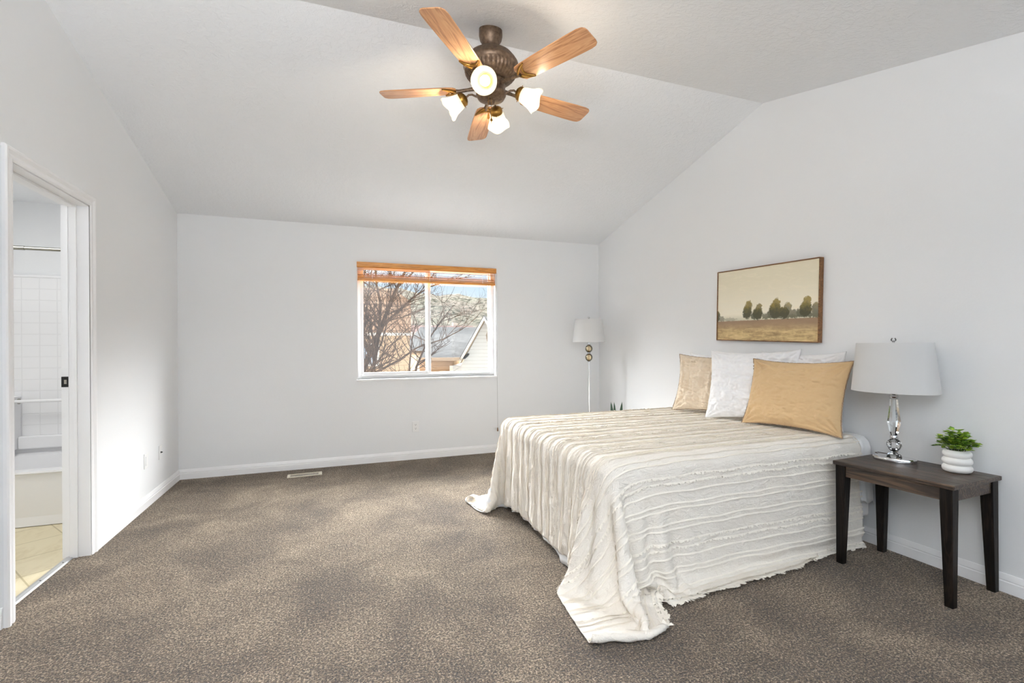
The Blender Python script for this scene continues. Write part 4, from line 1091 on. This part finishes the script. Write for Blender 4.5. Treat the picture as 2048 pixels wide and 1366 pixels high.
# houses far behind, at the foot of the hill
def far_house(label, x, y, w_, d_, hz, rz_, mw, mr, fl_=1):
    h = thing('house', label, 'house', (x, y, GZ)); Zr = rz_ - GZ; He = hz - GZ
    MB().box((-w_ / 2, -d_ / 2, 0), (w_ / 2, d_ / 2, He)).build('wall', mw, h)
    a, b = w_ / 2 + .4, d_ / 2 + .4
    m = MB().add([(-a, -b, He), (a, -b, He), (a, b, He), (-a, b, He), (-a * .8, 0, Zr), (a * .8, 0, Zr)], [(0, 1, 5, 4), (2, 3, 4, 5), (1, 2, 5), (3, 0, 4), (3, 2, 1, 0)])
    m.build('roof', mr, h)
    for k in (-.25, .25):
        f = MB().box((k * w_ - .5, -d_ / 2 - .05, He - 1.9), (k * w_ + .5, -d_ / 2 + .02, He - .7)).build('window', M_FASCIA, h)
        MB().box((k * w_ - .42, -d_ / 2 - .06, He - 1.82), (k * w_ + .42, -d_ / 2 - .04, He - .78)).build('pane', M_EXTGLASS, f)
    MB().box((w_ * .2, .3, Zr - .9), (w_ * .2 + .5, .8, Zr + .35)).build('chimney', M_FASCIA, h)
far_house('distant house with a grey hip roof left of the cream gable', 8.6, 33, 7, 7, .9, 2.5, M_TANSIDING, M_ROOFGREY)
far_house('distant house with a pinkish roof at the foot of the hill', 10.5, 52, 9, 7, 1.2, 3.4, M_SIDING, M_ROOFPINK)
far_house('distant low house seen through the bare branches at mid window', 4.9, 40, 5.5, 6, .4, 2.0, M_TANSIDING, M_ROOFPINK)

# bare trees
def twigs(m, p, d, L, r, depth, rg):
    pts = [p]; q = p.copy(); dd = d.normalized(); n = 4
    for k in range(n):
        dd = (dd + Vector((rg.uniform(-.22, .22), rg.uniform(-.22, .22), rg.uniform(-.12, .2)))).normalized()
        q = q + dd * (L / n); pts.append(q.copy())
    m.tube(pts, [r * (1 - .6 * k / n) for k in range(n + 1)], 5 if r > .008 else 4, cap=False)
    if depth <= 0: return
    for k in range(1, n + 1):
        for _ in range(1 if rg.random() < .75 else 2):
            ax = Vector((rg.uniform(-1, 1), rg.uniform(-1, 1), rg.uniform(-.3, .7))).normalized()
            nd = ((pts[k] - pts[k - 1]).normalized() * .8 + ax * .75).normalized()
            twigs(m, pts[k], nd, L * rg.uniform(.5, .75), r * .5, depth - 1, rg)
def tree(label, base, stems, seed, group=None):
    tr = thing('bare_tree', label, 'tree', base, 0, group)
    rg = random.Random(seed); mt, mb = MB(), MB(); B = Vector(base)
    for pts, r0, r1, dens, dep in stems:
        P_ = [Vector(p) - B for p in pts]; n = len(P_)
        mt.tube(P_, [r0 + (r1 - r0) * i / (n - 1) for i in range(n)], 8)
        for i in range(n - 1):
            for q in range(dens):
                s_ = rg.random(); p = P_[i].lerp(P_[i + 1], s_)
                if p.z + B.z < .3: continue
                ax = Vector((rg.uniform(-1, 1), rg.uniform(-.8, .8), rg.uniform(-.1, .8))).normalized()
                twigs(mb, p, ((P_[i + 1] - P_[i]).normalized() * .5 + ax).normalized(), rg.uniform(.4, .85), (r0 + (r1 - r0) * (i + s_) / (n - 1)) * .36 + .003, dep, rg)
    mt.build('trunk', M_BARK, tr, smooth=True); fast_build(mb, 'branches', M_BARK, tr)
tree('bare brown tree with leaning trunks close outside the left half of the window', (.1, 8.0, GZ), [
    ([(.1, 8, GZ), (.14, 8, -1), (.28, 8, .3), (.42, 8, .85), (.57, 8, 1.2), (.72, 8, 1.55), (.86, 8.05, 1.95), (1.05, 8.1, 2.35), (1.3, 8.2, 2.8)], .07, .014, 3, 2),
    ([(.3, 8.05, GZ), (.4, 8.05, -.6), (.53, 8.05, .6), (.6, 8.03, 1.0), (.67, 8.0, 1.5), (.69, 8.0, 1.9), (.63, 8.0, 2.2), (.6, 8, 2.7)], .045, .012, 3, 2),
    ([(.38, 8.1, .2), (.62, 8.1, .78), (.98, 8.1, .97), (1.3, 8.15, 1.18), (1.75, 8.2, 1.32), (2.1, 8.2, 1.5)], .024, .006, 3, 2),
    ([(.72, 8, 1.55), (.95, 8, 1.75), (1.2, 8.05, 2.0), (1.5, 8.05, 2.2), (1.9, 8.1, 2.35), (2.3, 8.1, 2.42)], .022, .004, 3, 2),
    ([(.42, 8, .85), (.42, 8.1, 1.3), (.48, 8.2, 1.8), (.55, 8.3, 2.3), (.62, 8.3, 2.8)], .02, .006, 2, 2),
    ([(.14, 8.05, .2), (.3, 8.3, 1.0), (.36, 8.4, 1.7), (.5, 8.5, 2.6)], .03, .01, 3, 2)], 11)
def near(pts, k=.72): return [(x * k, y * k, CAMH + (z - CAMH) * k if z > GZ else GZ) for x, y, z in pts]
tree('slender bare tree in front of the hill at the middle of the window', (1.44, 10.08, GZ), [
    (near([(2.0, 14, GZ), (2.05, 14, -.6), (2.2, 14, .6), (2.5, 14, 1.3), (2.9, 14, 1.9), (3.3, 14, 2.4)]), .036, .006, 4, 1),
    (near([(2.05, 14, -.4), (2.0, 14, .6), (2.1, 14.1, 1.4), (2.25, 14.1, 2.0)]), .024, .005, 4, 1),
    (near([(2.2, 14, .6), (2.7, 14, 1.0), (3.2, 14, 1.35)]), .014, .004, 4, 1)], 23)
